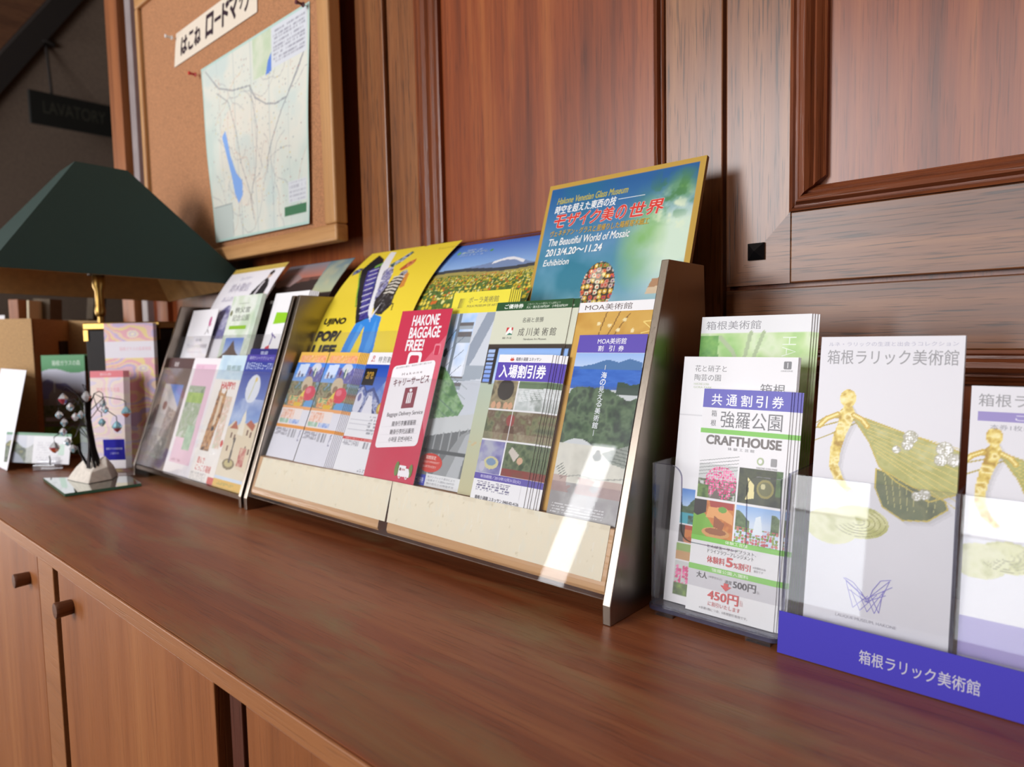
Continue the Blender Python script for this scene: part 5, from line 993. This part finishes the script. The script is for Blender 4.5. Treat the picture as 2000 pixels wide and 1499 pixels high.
# ------------------------------------------------------------------ clear holder with the craft house leaflets
def hp(x, z, off): return (x, off+.10*z, z)
t = empty('leaflet_holder', (-.262, .56, K), 'clear acrylic leaflet holder with rounded cut-out front, right of the middle rack', 'holder')
def loc(p): return (p[0]+.262, p[1]-.56, p[2])
m = MB(); rr = []
for cx, cy, a in ((-.2075, .5430, 270), (-.2075, .602, 0), (-.3125, .602, 90), (-.3125, .5430, 180)):
    for k in range(6):
        q = math.radians(a+18*k); rr.append((cx+.008*math.cos(q), cy+.008*math.sin(q)))
m.prism(rr, .0062, .0098, lambda p, q, t_: loc((p, q, t_))); o = m.build('base', [M_PURPLEPLASTIC, M_ACRYLDARK], t)
for p in o.data.polygons:
    if abs(p.normal.z) < .5: p.material_index = 1
for xa, xb in ((-.3140, -.2960), (-.2290, -.2080)):
    m = MB(); m.prism([(xa, .5400), (xb, .5400), (xb, .60), (xa, .60)], 0, .0061, lambda p, q, t_: loc((p, q, t_))); o = m.build('foot', [M_ACRYL, M_ACRYLEDGE], t)
    for p in o.data.polygons:
        if abs(p.normal.z) > .5: p.material_index = 1
def arcp(cx, cz, r, a0, a1, n=7): return [(cx+r*math.cos(math.radians(a0+(a1-a0)*i/n)), cz+r*math.sin(math.radians(a0+(a1-a0)*i/n))) for i in range(n+1)]
front = [(-.3145, .010), (-.2010, .010), (-.2010, .139)] + arcp(-.2190, .129, .010, 90, 180) + arcp(-.2390, .0840, .010, 0, -90) + arcp(-.2780, .0840, .010, -90, -180) + arcp(-.2990, .129, .011, 0, 90) + [(-.3145, .140)]
m = MB(); m.prism(front, 0, 1, lambda p, q, t_: loc((p, (.5375+.03*q)+.0026*t_, q)), mi=1, mi_cap=0); m.build('front_pane', [M_ACRYL, M_ACRYLDARK], t)
for x in (-.3170, -.2008):
    m = MB(); m.prism([(.5385, .010), (.5425, .140), (.6250, .140), (.5990, .010)], x, x+.0022, lambda p, q, t_: loc((t_, p, q)), mi=0, mi_cap=0); o = m.build('side_pane', [M_ACRYL, M_ACRYLEDGE], t)
m = MB(); m.prism([(-.3140, .010), (-.2010, .010), (-.2010, .236), (-.3140, .236)], 0, 1, lambda p, q, t_: loc((p, .5935+.19*q+.0022*t_, q)), mi=1, mi_cap=0); m.build('back_pane', [M_ACRYL, M_ACRYLEDGE], t)
o = sheet(paint_craft_coupon(), 'discount_coupon', 'front CRAFTHOUSE coupon with purple 共通割引券 heading and four photos', 'coupon'); stand(o, -.2870, .0103, .5450, .194, 0)
stack(o, 4, .0022, .0009, 'CRAFTHOUSE coupon peeping out to the right behind the front one', 'coupon', 'stacked craft house coupons', wob=.0004)
o = sheet(paint_craft_leaflet(), 'leaflet', 'white 花と硝子と陶芸の園 park leaflet right behind the CRAFTHOUSE coupons', LE); stand(o, -.3125, .0103, .5515, .19, 0)
stack(o, 2, .0006, .0010, 'spare white park leaflet behind the front one', LE, 'white park leaflets')
o = sheet(paint_hakone_museum(), 'leaflet', 'tall 箱根美術館 leaflet with spring green foliage at the back of the clear holder', LE); stand(o, -.3105, .0103, .5770, .19, 0)
stack(o, 3, .0018, .0013, 'spare green foliage museum leaflet behind the front one', LE, 'green foliage museum leaflets')

# ------------------------------------------------------------------ two-pocket stand with the blue band
t = empty('leaflet_stand', (-.07, .56, K), 'clear two-pocket stand with a blue-violet front band lettered 箱根ラリック美術館', 'stand')
def l2(p): return (p[0]+.07, p[1]-.56, p[2])
X0, X1 = -.1998, .0480
m = MB(); m.prism([(.5365, 0), (.5370, .004), (.60, .004), (.60, 0)], X0, X1, lambda p, q, t_: l2((t_, p, q))); m.build('base', M_ACRYL, t)
m = MB(); m.prism([(X0, .0045), (X1, .0045), (X1, .1425), (X0+.0035, .1425), (X0+.0015, .139)], 0, 1, lambda p, q, t_: l2((p, .5375+.12*q-.0024*(1-t_), q)), mi=1, mi_cap=0); m.build('front_pane', [M_ACRYL, M_ACRYLEDGE], t)
for x in (X0, -.0848, X1-.0026):
    m = MB(); m.prism([(.5390, .0045), (.5550, .142), (.6200, .142), (.5985, .0045)], x, x+.0024, lambda p, q, t_: l2((t_, p, q)), mi=1, mi_cap=0); m.build('side_pane' if x != -.0848 else 'divider', [M_ACRYL, M_ACRYLDARK], t)
m = MB(); m.prism([(X0, .0045), (X1, .0045), (X1, .185), (X0, .185)], 0, 1, lambda p, q, t_: l2((p, .5990+.17*q+.0024*t_, q)), mi=1, mi_cap=0); m.build('back_pane', [M_ACRYL, M_ACRYLEDGE], t)
s = Sheet(248, 33, th=.5, bg=(76, 68, 188), edge=(96, 90, 200)); s.text('箱根ラリック美術館', 60, 9.5, 135, 19.5, (206, 204, 214), .006)
o = s.make('front_band', M_MATTEPAPER, lambda V: np.c_[V[:, 0]+X0-.0004+.07, .5348+.12*(V[:, 1]+.0008)-V[:, 2]-.56, V[:, 1]+.0008], t); o['label'] = 'blue-violet paper band with silver lettering'
o = sheet(paint_grey_museum(), 'leaflet', 'tall grey 箱根ラリック美術館 leaflet with gilt ornament', LE); stand(o, -.1850, .0050, .5440, .17, 0)
stack(o, 5, -.0003, .0014, 'spare tall grey museum leaflet behind the front one', LE, 'tall grey museum leaflets', wob=.0007)
o = sheet(paint_grey_coupon(), 'discount_coupon', 'shorter grey coupon with a violet ご優待券 band in the right pocket of the stand', 'coupon'); stand(o, -.0808, .0050, .5440, .17, 0)
stack(o, 2, .0003, .0010, 'spare grey coupon behind the front one', 'coupon', 'shorter grey coupons')

# ------------------------------------------------------------------ cork board with road map
BY = .70
t = empty('cork_board', (-1.43, BY, K+.7), 'large cork notice board in a pale wooden frame on the wall', 'notice board')
def lb(x, y, z): return (x+1.43, y-BY, z-.7)
x0, x1, zb, ztp = -1.852, -1.026, .4275, 1.105
m = MB(); a = lb(x0+.02, BY+.006, zb+.02); b = lb(x1-.02, BY+.020, ztp-.02); m.box(*a, *b); m.build('cork', M_CORK, t)
fw = .036
for nm, (xa, za, xb, zb_), mt in (('frame_rail', (x0, zb, x1, zb+.030), M_FRAMEWOODX), ('frame_rail', (x0, ztp-.030, x1, ztp), M_FRAMEWOODX), ('frame_stile', (x0, zb+.0302, x0+.016, ztp-.0302), M_FRAMEWOOD), ('frame_stile', (x1-fw, zb+.0302, x1, ztp-.0302), M_FRAMEWOOD)):
    m = MB(); m.box(*lb(xa, BY-.004, za), *lb(xb, BY+.022, zb_)); m.build(nm, mt, t, bevel=.004, seg=3)
for za, zb_ in ((ztp-.2, ztp-.1), (zb+.1, zb+.2)): m = MB(); m.box(*lb(x0+.3, BY+.0225, za), *lb(x1-.3, WY-.0005, zb_)); m.build('wall_batten', M_CABDARK, t)
o = tag(paint_map().make('road_map', M_MATTEPAPER), 'pale green Hakone road map sheet with a long blue lake, pinned to the cork board', 'map')
def pinned(o, c, wave=1.0):
    """hang a flat sheet by its corners c = BL, TL, TR, BR in (x, z) on the cork"""
    n = len(o.data.vertices); V = np.empty(n*3, np.float32); o.data.vertices.foreach_get('co', V); V = V.reshape(-1, 3).astype(float); Wd, Hd = V[:, 0].max(), V[:, 1].max()
    u, v = V[:, 0]/Wd, V[:, 1]/Hd; P = [np.array(p) for p in c]
    q = ((1-u)*(1-v))[:, None]*P[0] + ((1-u)*v)[:, None]*P[1] + (u*v)[:, None]*P[2] + (u*(1-v))[:, None]*P[3]
    y = BY + .0050 - V[:, 2] - wave*(.005*np.sin(v*3.1)**2 + .006*(1-v)**3)
    o.data.vertices.foreach_set('co', np.c_[q[:, 0]-P[0][0], y-BY, q[:, 1]-P[0][1]].astype(np.float32).ravel()); o.location = (P[0][0], BY, P[0][1]+K)
pinned(o, ((-1.484, .470), (-1.5262, .8485), (-1.0930, .8518), (-1.1142, .4667)))
o = tag(paint_banner().make('paper_banner', M_MATTEPAPER), 'cream paper banner hand-lettered はこね ロードマップ above the road map', 'banner')
pinned(o, ((-1.6578, .8879), (-1.6398, .9577), (-1.2680, .9600), (-1.2743, .8903)), .1)
def pin(x, z, c, label, y=BY):
    m = MB(); R = Matrix.Translation((x, y-.0006, z+K)) @ Matrix.Rotation(math.radians(90), 4, 'X')
    m.rev([(.0005, -.006), (.0006, .002), (.0045, .0025), (.0048, .004), (.0026, .006), (.0024, .012), (.004, .0165), (.0036, .018)], n=14, M=R)
    tag(m.build('push_pin', plain('pin_plastic', c, .3), smooth=True), label, 'push pin')
pin(-1.5350, .838, (196, 44, 40), 'red push pin at the upper left corner of the road map')
pin(-1.1000, .845, (96, 50, 60), 'dark push pin at the upper right corner of the road map')
pin(-1.6440, .9480, (226, 222, 218), 'white push pin at the left end of the lettered banner')

# ------------------------------------------------------------------ desk lamp on a dark box
LX, LY = -1.6055, .5015
t = empty('desk_lamp', (LX, LY, K), 'desk lamp with dark green square shade, brass stem and dark box base', 'lamp')
HA, HB, ht, hb, hz = .2175, .2285, .048, .048, .2416
tilt = Matrix.Translation((0, 0, .373)) @ Matrix(((1, 0, .033, 0), (0, 1, -.031, 0), (.033, -.031, 1, 0), (0, 0, 0, 1)))
tilt = Matrix(((1, 0, -.033, 0), (0, 1, .031, 0), (.033, -.031, 1, .373), (0, 0, 0, 1)))
def frustum(nm, d, mat, flip):
    m = MB(); bt = [m.b.verts.new(tilt @ Vector((sx*(HA-d), sy*(HB-d), 0))) for sx, sy in ((-1, -1), (1, -1), (1, 1), (-1, 1))]; tp = [m.b.verts.new(tilt @ Vector((sx*(ht-d), sy*(hb-d), hz-d*.5))) for sx, sy in ((-1, -1), (1, -1), (1, 1), (-1, 1))]
    for i in range(4): m.b.faces.new((bt[i], bt[(i+1) % 4], tp[(i+1) % 4], tp[i]))
    if flip: m.b.faces.new(tp)
    me = bpy.data.meshes.new(nm); m.b.to_mesh(me); m.b.free(); o = link(nm, me, t, mat)
    so = o.modifiers.new('thickness', 'SOLIDIFY'); so.thickness = .0016; so.offset = 0; return o
frustum('shade', 0, M_SHADE, False); o = frustum('shade_lining', .0035, M_LINING, False); o['label'] = 'tan inner lining of the shade'
m = MB(); m.rev([(.006, .300), (.006, .312), (.0095, .316), (.0105, .325), (.0085, .335), (.0078, .365), (.012, .375), (.012, .40), (.008, .405), (.008, .44)], n=24); m.build('stem', M_BRASS, t, smooth=True)
m = MB(); m.rev([(.019, .398), (.021, .404), (.021, .43), (.015, .445)], n=24); m.build('socket', M_BLACK, t, smooth=True)
m = MB(); m.rev([(.012, .446), (.026, .475), (.031, .505), (.024, .535), (.006, .548)], n=24); m.build('bulb', plain('opal_bulb', (226, 222, 212), .3), t, smooth=True)
m = MB(); top_ = hz+.373
for sx, sy in ((1, 1), (-1, -1), (1, -1), (-1, 1)): m.tube([(0, 0, .44), (sx*.03, sy*.03, .50), (sx*.047, sy*.047, .60)], .0016)
m.build('shade_carrier', M_BRASS, t)
YAW = math.radians(41.9); RB = Matrix.Rotation(YAW, 4, 'Z')
bx = Matrix.Translation((.028, .057, 0)) @ RB
m = MB(); m.box(-.076, -.052, 0, .076, .05, .284, M=bx); m.build('base_box', M_BASEBOX, t, bevel=.002)
m = MB(); m.box(-.080, -.055, .2845, .080, .053, .2995, M=bx); m.build('base_cap', M_BRASS, t, bevel=.0025)
for sx in (-.0785, .0695):
    m = MB(); m.box(sx, -.0545, .262, sx+.009, -.0525, .2840, M=bx); m.build('corner_bracket', M_BRASS, t)

# ------------------------------------------------------------------ papers and holders at the left end, turned towards the room
o = sheet(paint_garden(), 'leaflet', 'green-headed garden museum leaflet standing behind the crystal tree', LE); stand_yaw(o, -1.8230, .4395, .006, YAW, .03)
stack(o, 3, .0012, .0045, 'spare green-headed leaflet close behind the front one', LE, 'green-headed garden leaflets')
o = sheet(paint_swirl(100, 288, 'tall'), 'leaflet', 'tall leaflet swirled in pink and yellow beside the left rack', LE); stand_yaw(o, -1.5440, .4840, .0085, YAW, .02)
stack(o, 3, .0012, .0016, 'spare pink swirled leaflet behind the tall front one', LE, 'pink swirled leaflets')
o = sheet(paint_swirl(66, 194, 'small'), 'discount_coupon', 'short pale pink coupon with a red top band, in front of the tall swirled leaflet', 'coupon'); stand_yaw(o, -1.5215, .4445, .0085, YAW, .055)
stack(o, 5, .0016, .0013, 'spare pale pink coupon behind the red-banded front one', 'coupon', 'red-banded pink coupons')
t = empty('leaflet_holder', (-1.47, .49, K), 'small clear acrylic holder with a blue label, beside the left rack', 'holder', rotz=YAW)
m = MB(); m.box(-.058, -.050, 0, .0640, .045, .004); m.build('base', M_ACRYL, t)
m = MB(); m.box(-.058, -.050, .0042, .0640, -.0478, .098); o = m.build('front_pane', [M_ACRYL, M_ACRYLEDGE], t)
for p in o.data.polygons:
    if p.normal.z > .9: p.material_index = 1
m = MB(); m.box(.0642, -.050, 0, .0662, .045, .098); m.build('side_pane', [M_ACRYL], t)
s = Sheet(41, 40, th=.4, bg=(44, 40, 168)); s.text('箱根ガラスの森美術館', 5, 20, 36, 24, (200, 200, 232), .01); s.text('ご割引券', 12, 11, 29, 15, (176, 176, 220), .01)
o = s.make('label_card', M_MATTEPAPER, None, t); o.matrix_parent_inverse = Matrix(); o.rotation_euler = (math.radians(90), 0, 0); o.location = (-.015, -.0502, .034); o['label'] = 'square deep blue label'
o = sheet(paint_ticket(), 'ticket', 'wide ticket with a mountain stream picture propped up before the green-headed leaflets', 'ticket'); stand_yaw(o, -1.7120, .3386, .0175, YAW-.02, .16); o.matrix_world = o.matrix_world @ Matrix.Rotation(math.radians(-3.2), 4, 'Z')
t = empty('card_stand', (-1.6420, .3980, K), 'small clear crystal block holding up the wide ticket', 'card stand', rotz=YAW)
m = MB(); m.box(-.022, -.016, 0, .026, .008, .013); m.box(-.022, -.004, .0132, .026, .004, .019); m.build('block', acrylic('crystal_block', (.9, .9, .92), .08, (220, 216, 220), .01, 1.6), t, bevel=.002)
m = MB(); m.tube([(.012, -.012, .013), (.015, -.014, .022), (.011, -.010, .030)], .0011); m.build('clip', M_WIRE, t)
s = Sheet(230, 208, th=.8, bg=(240, 240, 246), cell=3); c = s.cv; c.mix(vnoise(c.X, c.Y, 40, 3) > .55, (230, 232, 240), .5)
o = sheet(s, 'card', 'plain white card leaning at the far left edge of the worktop', 'card', mat=M_MATTEPAPER); stand_yaw(o, -1.6960-.230, .3400, .001, 0, .225)

# tan fibreboard display standing behind
t = empty('display_screen', (-2.08, .50, K), 'tan fibreboard folding screen standing behind the leaflets at the left', 'screen', rotz=YAW)
m = MB(); m.prism([(-.03, 0), (.127, 0), (.127, .316), (-.03, .316)], 0, .006, lambda p, q, t_: (p, -.20+t_, q)); m.build('left_panel', M_KRAFT, t)
m = MB(); m.prism([(.127, -.1935), (.080, .003), (.074, .003), (.121, -.1935)], 0, .316, lambda p, q, t_: (p, q, t_)); m.build('folded_panel', M_KRAFT, t)
m = MB(); m.prism([(.0745, 0), (.170, 0), (.165, .313), (.0745, .316)], 0, .006, lambda p, q, t_: (p, .0035+t_, q)); m.build('right_panel', M_KRAFT, t)
m = MB(); m.prism([(.127-.047*.66+.0002, -.1935+.1965*.66), (.127-.047*.93+.0002, -.1935+.1965*.93), (.127-.047*.93+.0022, -.1935+.1965*.93), (.127-.047*.66+.0022, -.1935+.1965*.66)], .224, .264, lambda p, q, t_: (p, q, t_)); m.build('hole_shade_slab', M_CABDARK, t)  # dark slab laid on the panel, its colour giving the shade of a hole
def prop(nm, lab, cat, x, y, w, d, h, mat, yaw=YAW, lean=0.0):
    m = MB(); m.box(0, 0, 0, w, d, h); o = m.build(nm, mat, bevel=.001); o.matrix_world = Matrix.Translation((x, y, K)) @ Matrix.Rotation(yaw, 4, 'Z') @ Matrix.Rotation(lean, 4, 'Y'); return tag(o, lab, cat)
def at(px, d):   # point on the worktop seen under horizontal direction px at depth d
    a = (px-1000)/1338.13; return (d*(-.668+.744*a), d*(.744+.668*a))
x, y = at(27, 1.80); prop('folder', 'orange-tan folder standing behind the left end of the tan screen', 'folder', x, y, .025, .05, .375, M_PINE)
x, y = at(59, 1.84); prop('book', 'grey book with pale page edge leaning behind the tan screen', 'book', x, y, .045, .05, .38, [M_GREYBOX], lean=.06)
x, y = at(49, 1.79); prop('card', 'cream card edge leaning against the grey book behind the tan screen', 'card', x, y, .006, .05, .372, plain('cream_card', (206, 190, 160), .7), lean=.05)
x, y = at(132, 1.95); prop('box_file', 'grey-brown box behind the right of the tan screen', 'box', x, y, .07, .06, .325, M_GREYBOX)
x, y = at(150, 2.02); prop('folder', 'slanting grey folder standing behind the grey-brown box', 'folder', x, y, .02, .06, .40, M_GREYBOX, lean=.12)
s = Sheet(32, 70, th=.8, bg=(226, 222, 226)); s.rect(3, 30, 29, 52, (196, 60, 70)); s.rect(6, 36, 26, 40, (226, 222, 226)); s.rect(12, 44, 22, 48, (226, 222, 226))
for i, (px, lab) in enumerate(((-8, 'red and white card showing above the tan screen at the left edge'), (9, 'lower red and white card beside the first, above the tan screen'))):
    x, y = at(px, 1.74+.03*i); o = (sheet(s, 'sign_card', lab, 'card') if i == 0 else None)
    if o is None: o = s0.copy(); COL.objects.link(o); tag(o, lab, 'card')
    s0 = o; stand_yaw(o, x, y, .262-.010*i, YAW, .05)
m = MB(); x, y = at(-22, 1.745); m.box(0, 0, 0, .062, .05, .258); o = m.build('box_file', M_GREYBOX); o.matrix_world = Matrix.Translation((x, y, K)) @ Matrix.Rotation(YAW, 4, 'Z'); tag(o, 'grey box behind the left panel of the tan screen, under red and white cards', 'box')
m = MB(); m.box(-.015, 0, 0, .015, .012, .297); o = m.build('post', M_KRAFT); x, y = at(326, 1.50); o.matrix_world = Matrix.Translation((x, y, K)) @ Matrix.Rotation(YAW, 4, 'Z'); o.name = 'display_post'; tag(o, 'narrow tan upright between the tall swirled leaflet and the left rack', 'upright')

# ------------------------------------------------------------------ crystal tree
t = empty('crystal_tree_ornament', (-1.4100, .4030, K), 'little wire tree hung with cut crystals on a white stone and a mirror plate', 'ornament')
def lt(p): return (p[0]+1.41, p[1]-.403, p[2])
pl = [(-1.5170, .3560), (-1.3190, .3300), (-1.3050, .4610), (-1.3900, .4720), (-1.5000, .4500)]
pl = [(-1.5150, .3580), (-1.3240, .3420), (-1.3050, .4560), (-1.3950, .4680)]
m = MB(); m.prism(pl, .0008, .0058, lambda p, q, t_: lt((p, q, t_)), mi=1, mi_cap=0); o = m.build('mirror_plate', [M_MIRROR, M_GLASSEDGE], t)
m = MB(); rnd = random.Random(5)   # rough white stone: a broken wedge
top = [(-1.4240, .4010, .0440), (-1.4260, .4080, .0430), (-1.4120, .4190, .0410), (-1.4000, .4290, .0505), (-1.3915, .4290, .0480), (-1.3990, .4165, .0400), (-1.4110, .4060, .0390)]
bot = [(-1.4590, .3810, .0060), (-1.4640, .4150, .0060), (-1.4460, .4480, .0060), (-1.4237, .4583, .0060), (-1.3850, .4350, .0060), (-1.3780, .3930, .0060), (-1.4200, .3850, .0060)]
mid = [tuple(.5*(a[i]+b[i]) + rnd.uniform(-.004, .004) + (.003 if i == 2 else 0) for i in range(3)) for a, b in zip(top, bot)]
rg = [[m.b.verts.new(lt(p)) for p in r] for r in (bot, mid, top)]
for A, C2 in zip(rg, rg[1:]):
    for i in range(7): m.b.faces.new((A[i], A[(i+1) % 7], C2[(i+1) % 7], C2[i]))
m.b.faces.new(rg[0][::-1]); m.b.faces.new(rg[2]); m.build('stone', M_STONE, t, bevel=.0015)
TB = Vector((-1.4040, .4120, .036)); UX = Vector((.744, .668, 0)); UZ = Vector((0, 0, 1)); UN = Vector((.668, -.744, 0))
def tp(du, z, dn=0.0): return tuple(Vector(lt(TB)) + UX*du + UN*dn + UZ*(z-TB.z))   # du sideways, z height, dn towards the room
m = MB()
for a in range(9):
    q = a*2.399; m.tube([tp(.006*math.cos(q)*1.8, .030, .006*math.sin(q)*1.8), tp(-.002+.004*math.cos(q+.8), .075, .004*math.sin(q+.8)), tp(-.006+.003*math.cos(q+1.6), .125, .003*math.sin(q+1.6)), tp(-.004+.005*math.cos(q+2), .158, .005*math.sin(q+2))], .0021, 6)
m.tube([tp(-.010, .030), tp(-.024, .058), tp(-.026, .070)], .0022, 6); m.build('trunk', M_WIRE, t, smooth=True)
CR = [(-.048, .160, 0), (-.002, .164, .006), (-.030, .146, .010), (-.058, .131, 0), (-.044, .118, .008), (-.010, .132, .012), (-.050, .100, .004), (-.066, .072, .006), (-.030, .070, .010), (.024, .150, 0), (.030, .140, .006), (.022, .116, .004), (.066, .134, .002), (.050, .108, .006), (-.022, .128, .01), (-.040, .082, .008)]
m = MB()
for i, (du, z, dn) in enumerate(CR):
    z0 = min(.150, z+.010+.02*(i % 3)/2); sgn = 1 if du > -.004 else -1
    m.tube([tp(-.004, z0-.012), tp(-.004+(du+.004)*.45, z0+.016, dn*.5), tp(du-sgn*.006, z+.020, dn), tp(du, z+.016, dn), tp(du, z+.007, dn)], .0008, 5)
m.build('branches', M_WIRE, t)
def crystal_mat(nm, c, metal, rough):
    mm, nt, p = nodes(nm); p.inputs['Base Color'].default_value = rgba(c); p.inputs['Metallic'].default_value = metal; p.inputs['Roughness'].default_value = rough; p.inputs['Specular IOR Level'].default_value = 1.0
    p.inputs['Coat Weight'].default_value = 1.0; p.inputs['Coat Roughness'].default_value = .02; return mm
CM = [crystal_mat('crystal_clear', (206, 210, 216), .35, .08), crystal_mat('crystal_amber', (206, 96, 50), .2, .08), crystal_mat('crystal_rose', (176, 66, 84), .2, .08), crystal_mat('crystal_sky', (150, 206, 226), .35, .08)]
for i, (du, z, dn) in enumerate(CR):
    m = MB(); r = .0085 if i in (12, 13, 7, 0, 1) else .0062; R = Matrix.Translation(tp(du, z-.003, dn))
    pr = [(.0008, r*1.25), (r*.55, r*.85), (r, r*.15), (r*.95, -r*.2), (r*.5, -r*.85), (.0008, -r*1.15)]; n = 8; rings = []
    for rr_, zz in pr: rings.append([m.b.verts.new(R @ Vector((rr_*math.cos(2*math.pi*k/n+.2*i), rr_*math.sin(2*math.pi*k/n+.2*i), zz))) for k in range(n)])
    for j, (A, C2) in enumerate(zip(rings, rings[1:])):
        for k in range(n):
            f = m.b.faces.new((A[k], A[(k+1) % n], C2[(k+1) % n], C2[k])); f.material_index = 0 if j < 2 else ((i+k//3) % 3 if i in (0, 1, 7, 12, 13, 14) else (0, 3)[k % 2])
            if i in (11, 12, 13) and j < 3: f.material_index = 3
            if i in (12, 7) and j >= 3: f.material_index = 1
            if i == 13 and j >= 3: f.material_index = 2
    m.build('crystal', CM, t)

# ------------------------------------------------------------------ beam and hanging sign in the passage
def on_slope(mb, pts, d0, d1):   # shape lying on the sloping ceiling, from depth d0 to d1 below it
    n = Vector((.7071, 0, -.7071))
    A = [mb.b.verts.new(Vector((x, y, x+7.12+K)) + n*d0) for x, y in pts]; C2 = [mb.b.verts.new(Vector((x, y, x+7.12+K)) + n*d1) for x, y in pts]
    mb.b.faces.new(A[::-1]); mb.b.faces.new(C2)
    for i in range(len(pts)): mb.b.faces.new((A[i], A[(i+1) % len(pts)], C2[(i+1) % len(pts)], C2[i]))
m = MB(); on_slope(m, [(-5.90, .75), (-5.268, 1.166), (-4.796, 1.479), (-4.62, 1.60), (-4.62, 1.45), (-4.835, 1.323), (-5.093, 1.141), (-5.90, .662)], .002, .05); struct('trim_50', m, M_BEAM)
m = MB(); on_slope(m, [(-5.90, .66), (-5.093, 1.139), (-4.835, 1.321), (-4.62, 1.448), (-4.62, .64), (-5.90, .64)], .002, .012); struct('trim_51', m, M_PLANK)
t = empty('hanging_sign', (-5.0, 1.56, K+1.70), 'dark LAVATORY sign hanging from the ceiling in the dim passage', 'sign')
m = MB(); m.box(-.015, -.315, -.105, .015, .30, .092); m.build('board', M_SIGN, t, bevel=.003)
v, f = glyphs('LAVATORY', .0); mn, mx = v.min(0), v.max(0); q = (v-mn)/(mx-mn)
me = bpy.data.meshes.new('lettering'); me.from_pydata([(.0156, -.245+.345*a, -.035+.075*b) for a, b in q], [], f); link('lettering', me, t, M_SIGNLET)
m = MB(); m.tube([(0, -.19, .092), (0, -.205, .395)], .008); m.rev([(.05, .386), (.05, .398), (.02, .400)], c=(0, -.205, 0)); m.build('hanger', M_BEAM, t)
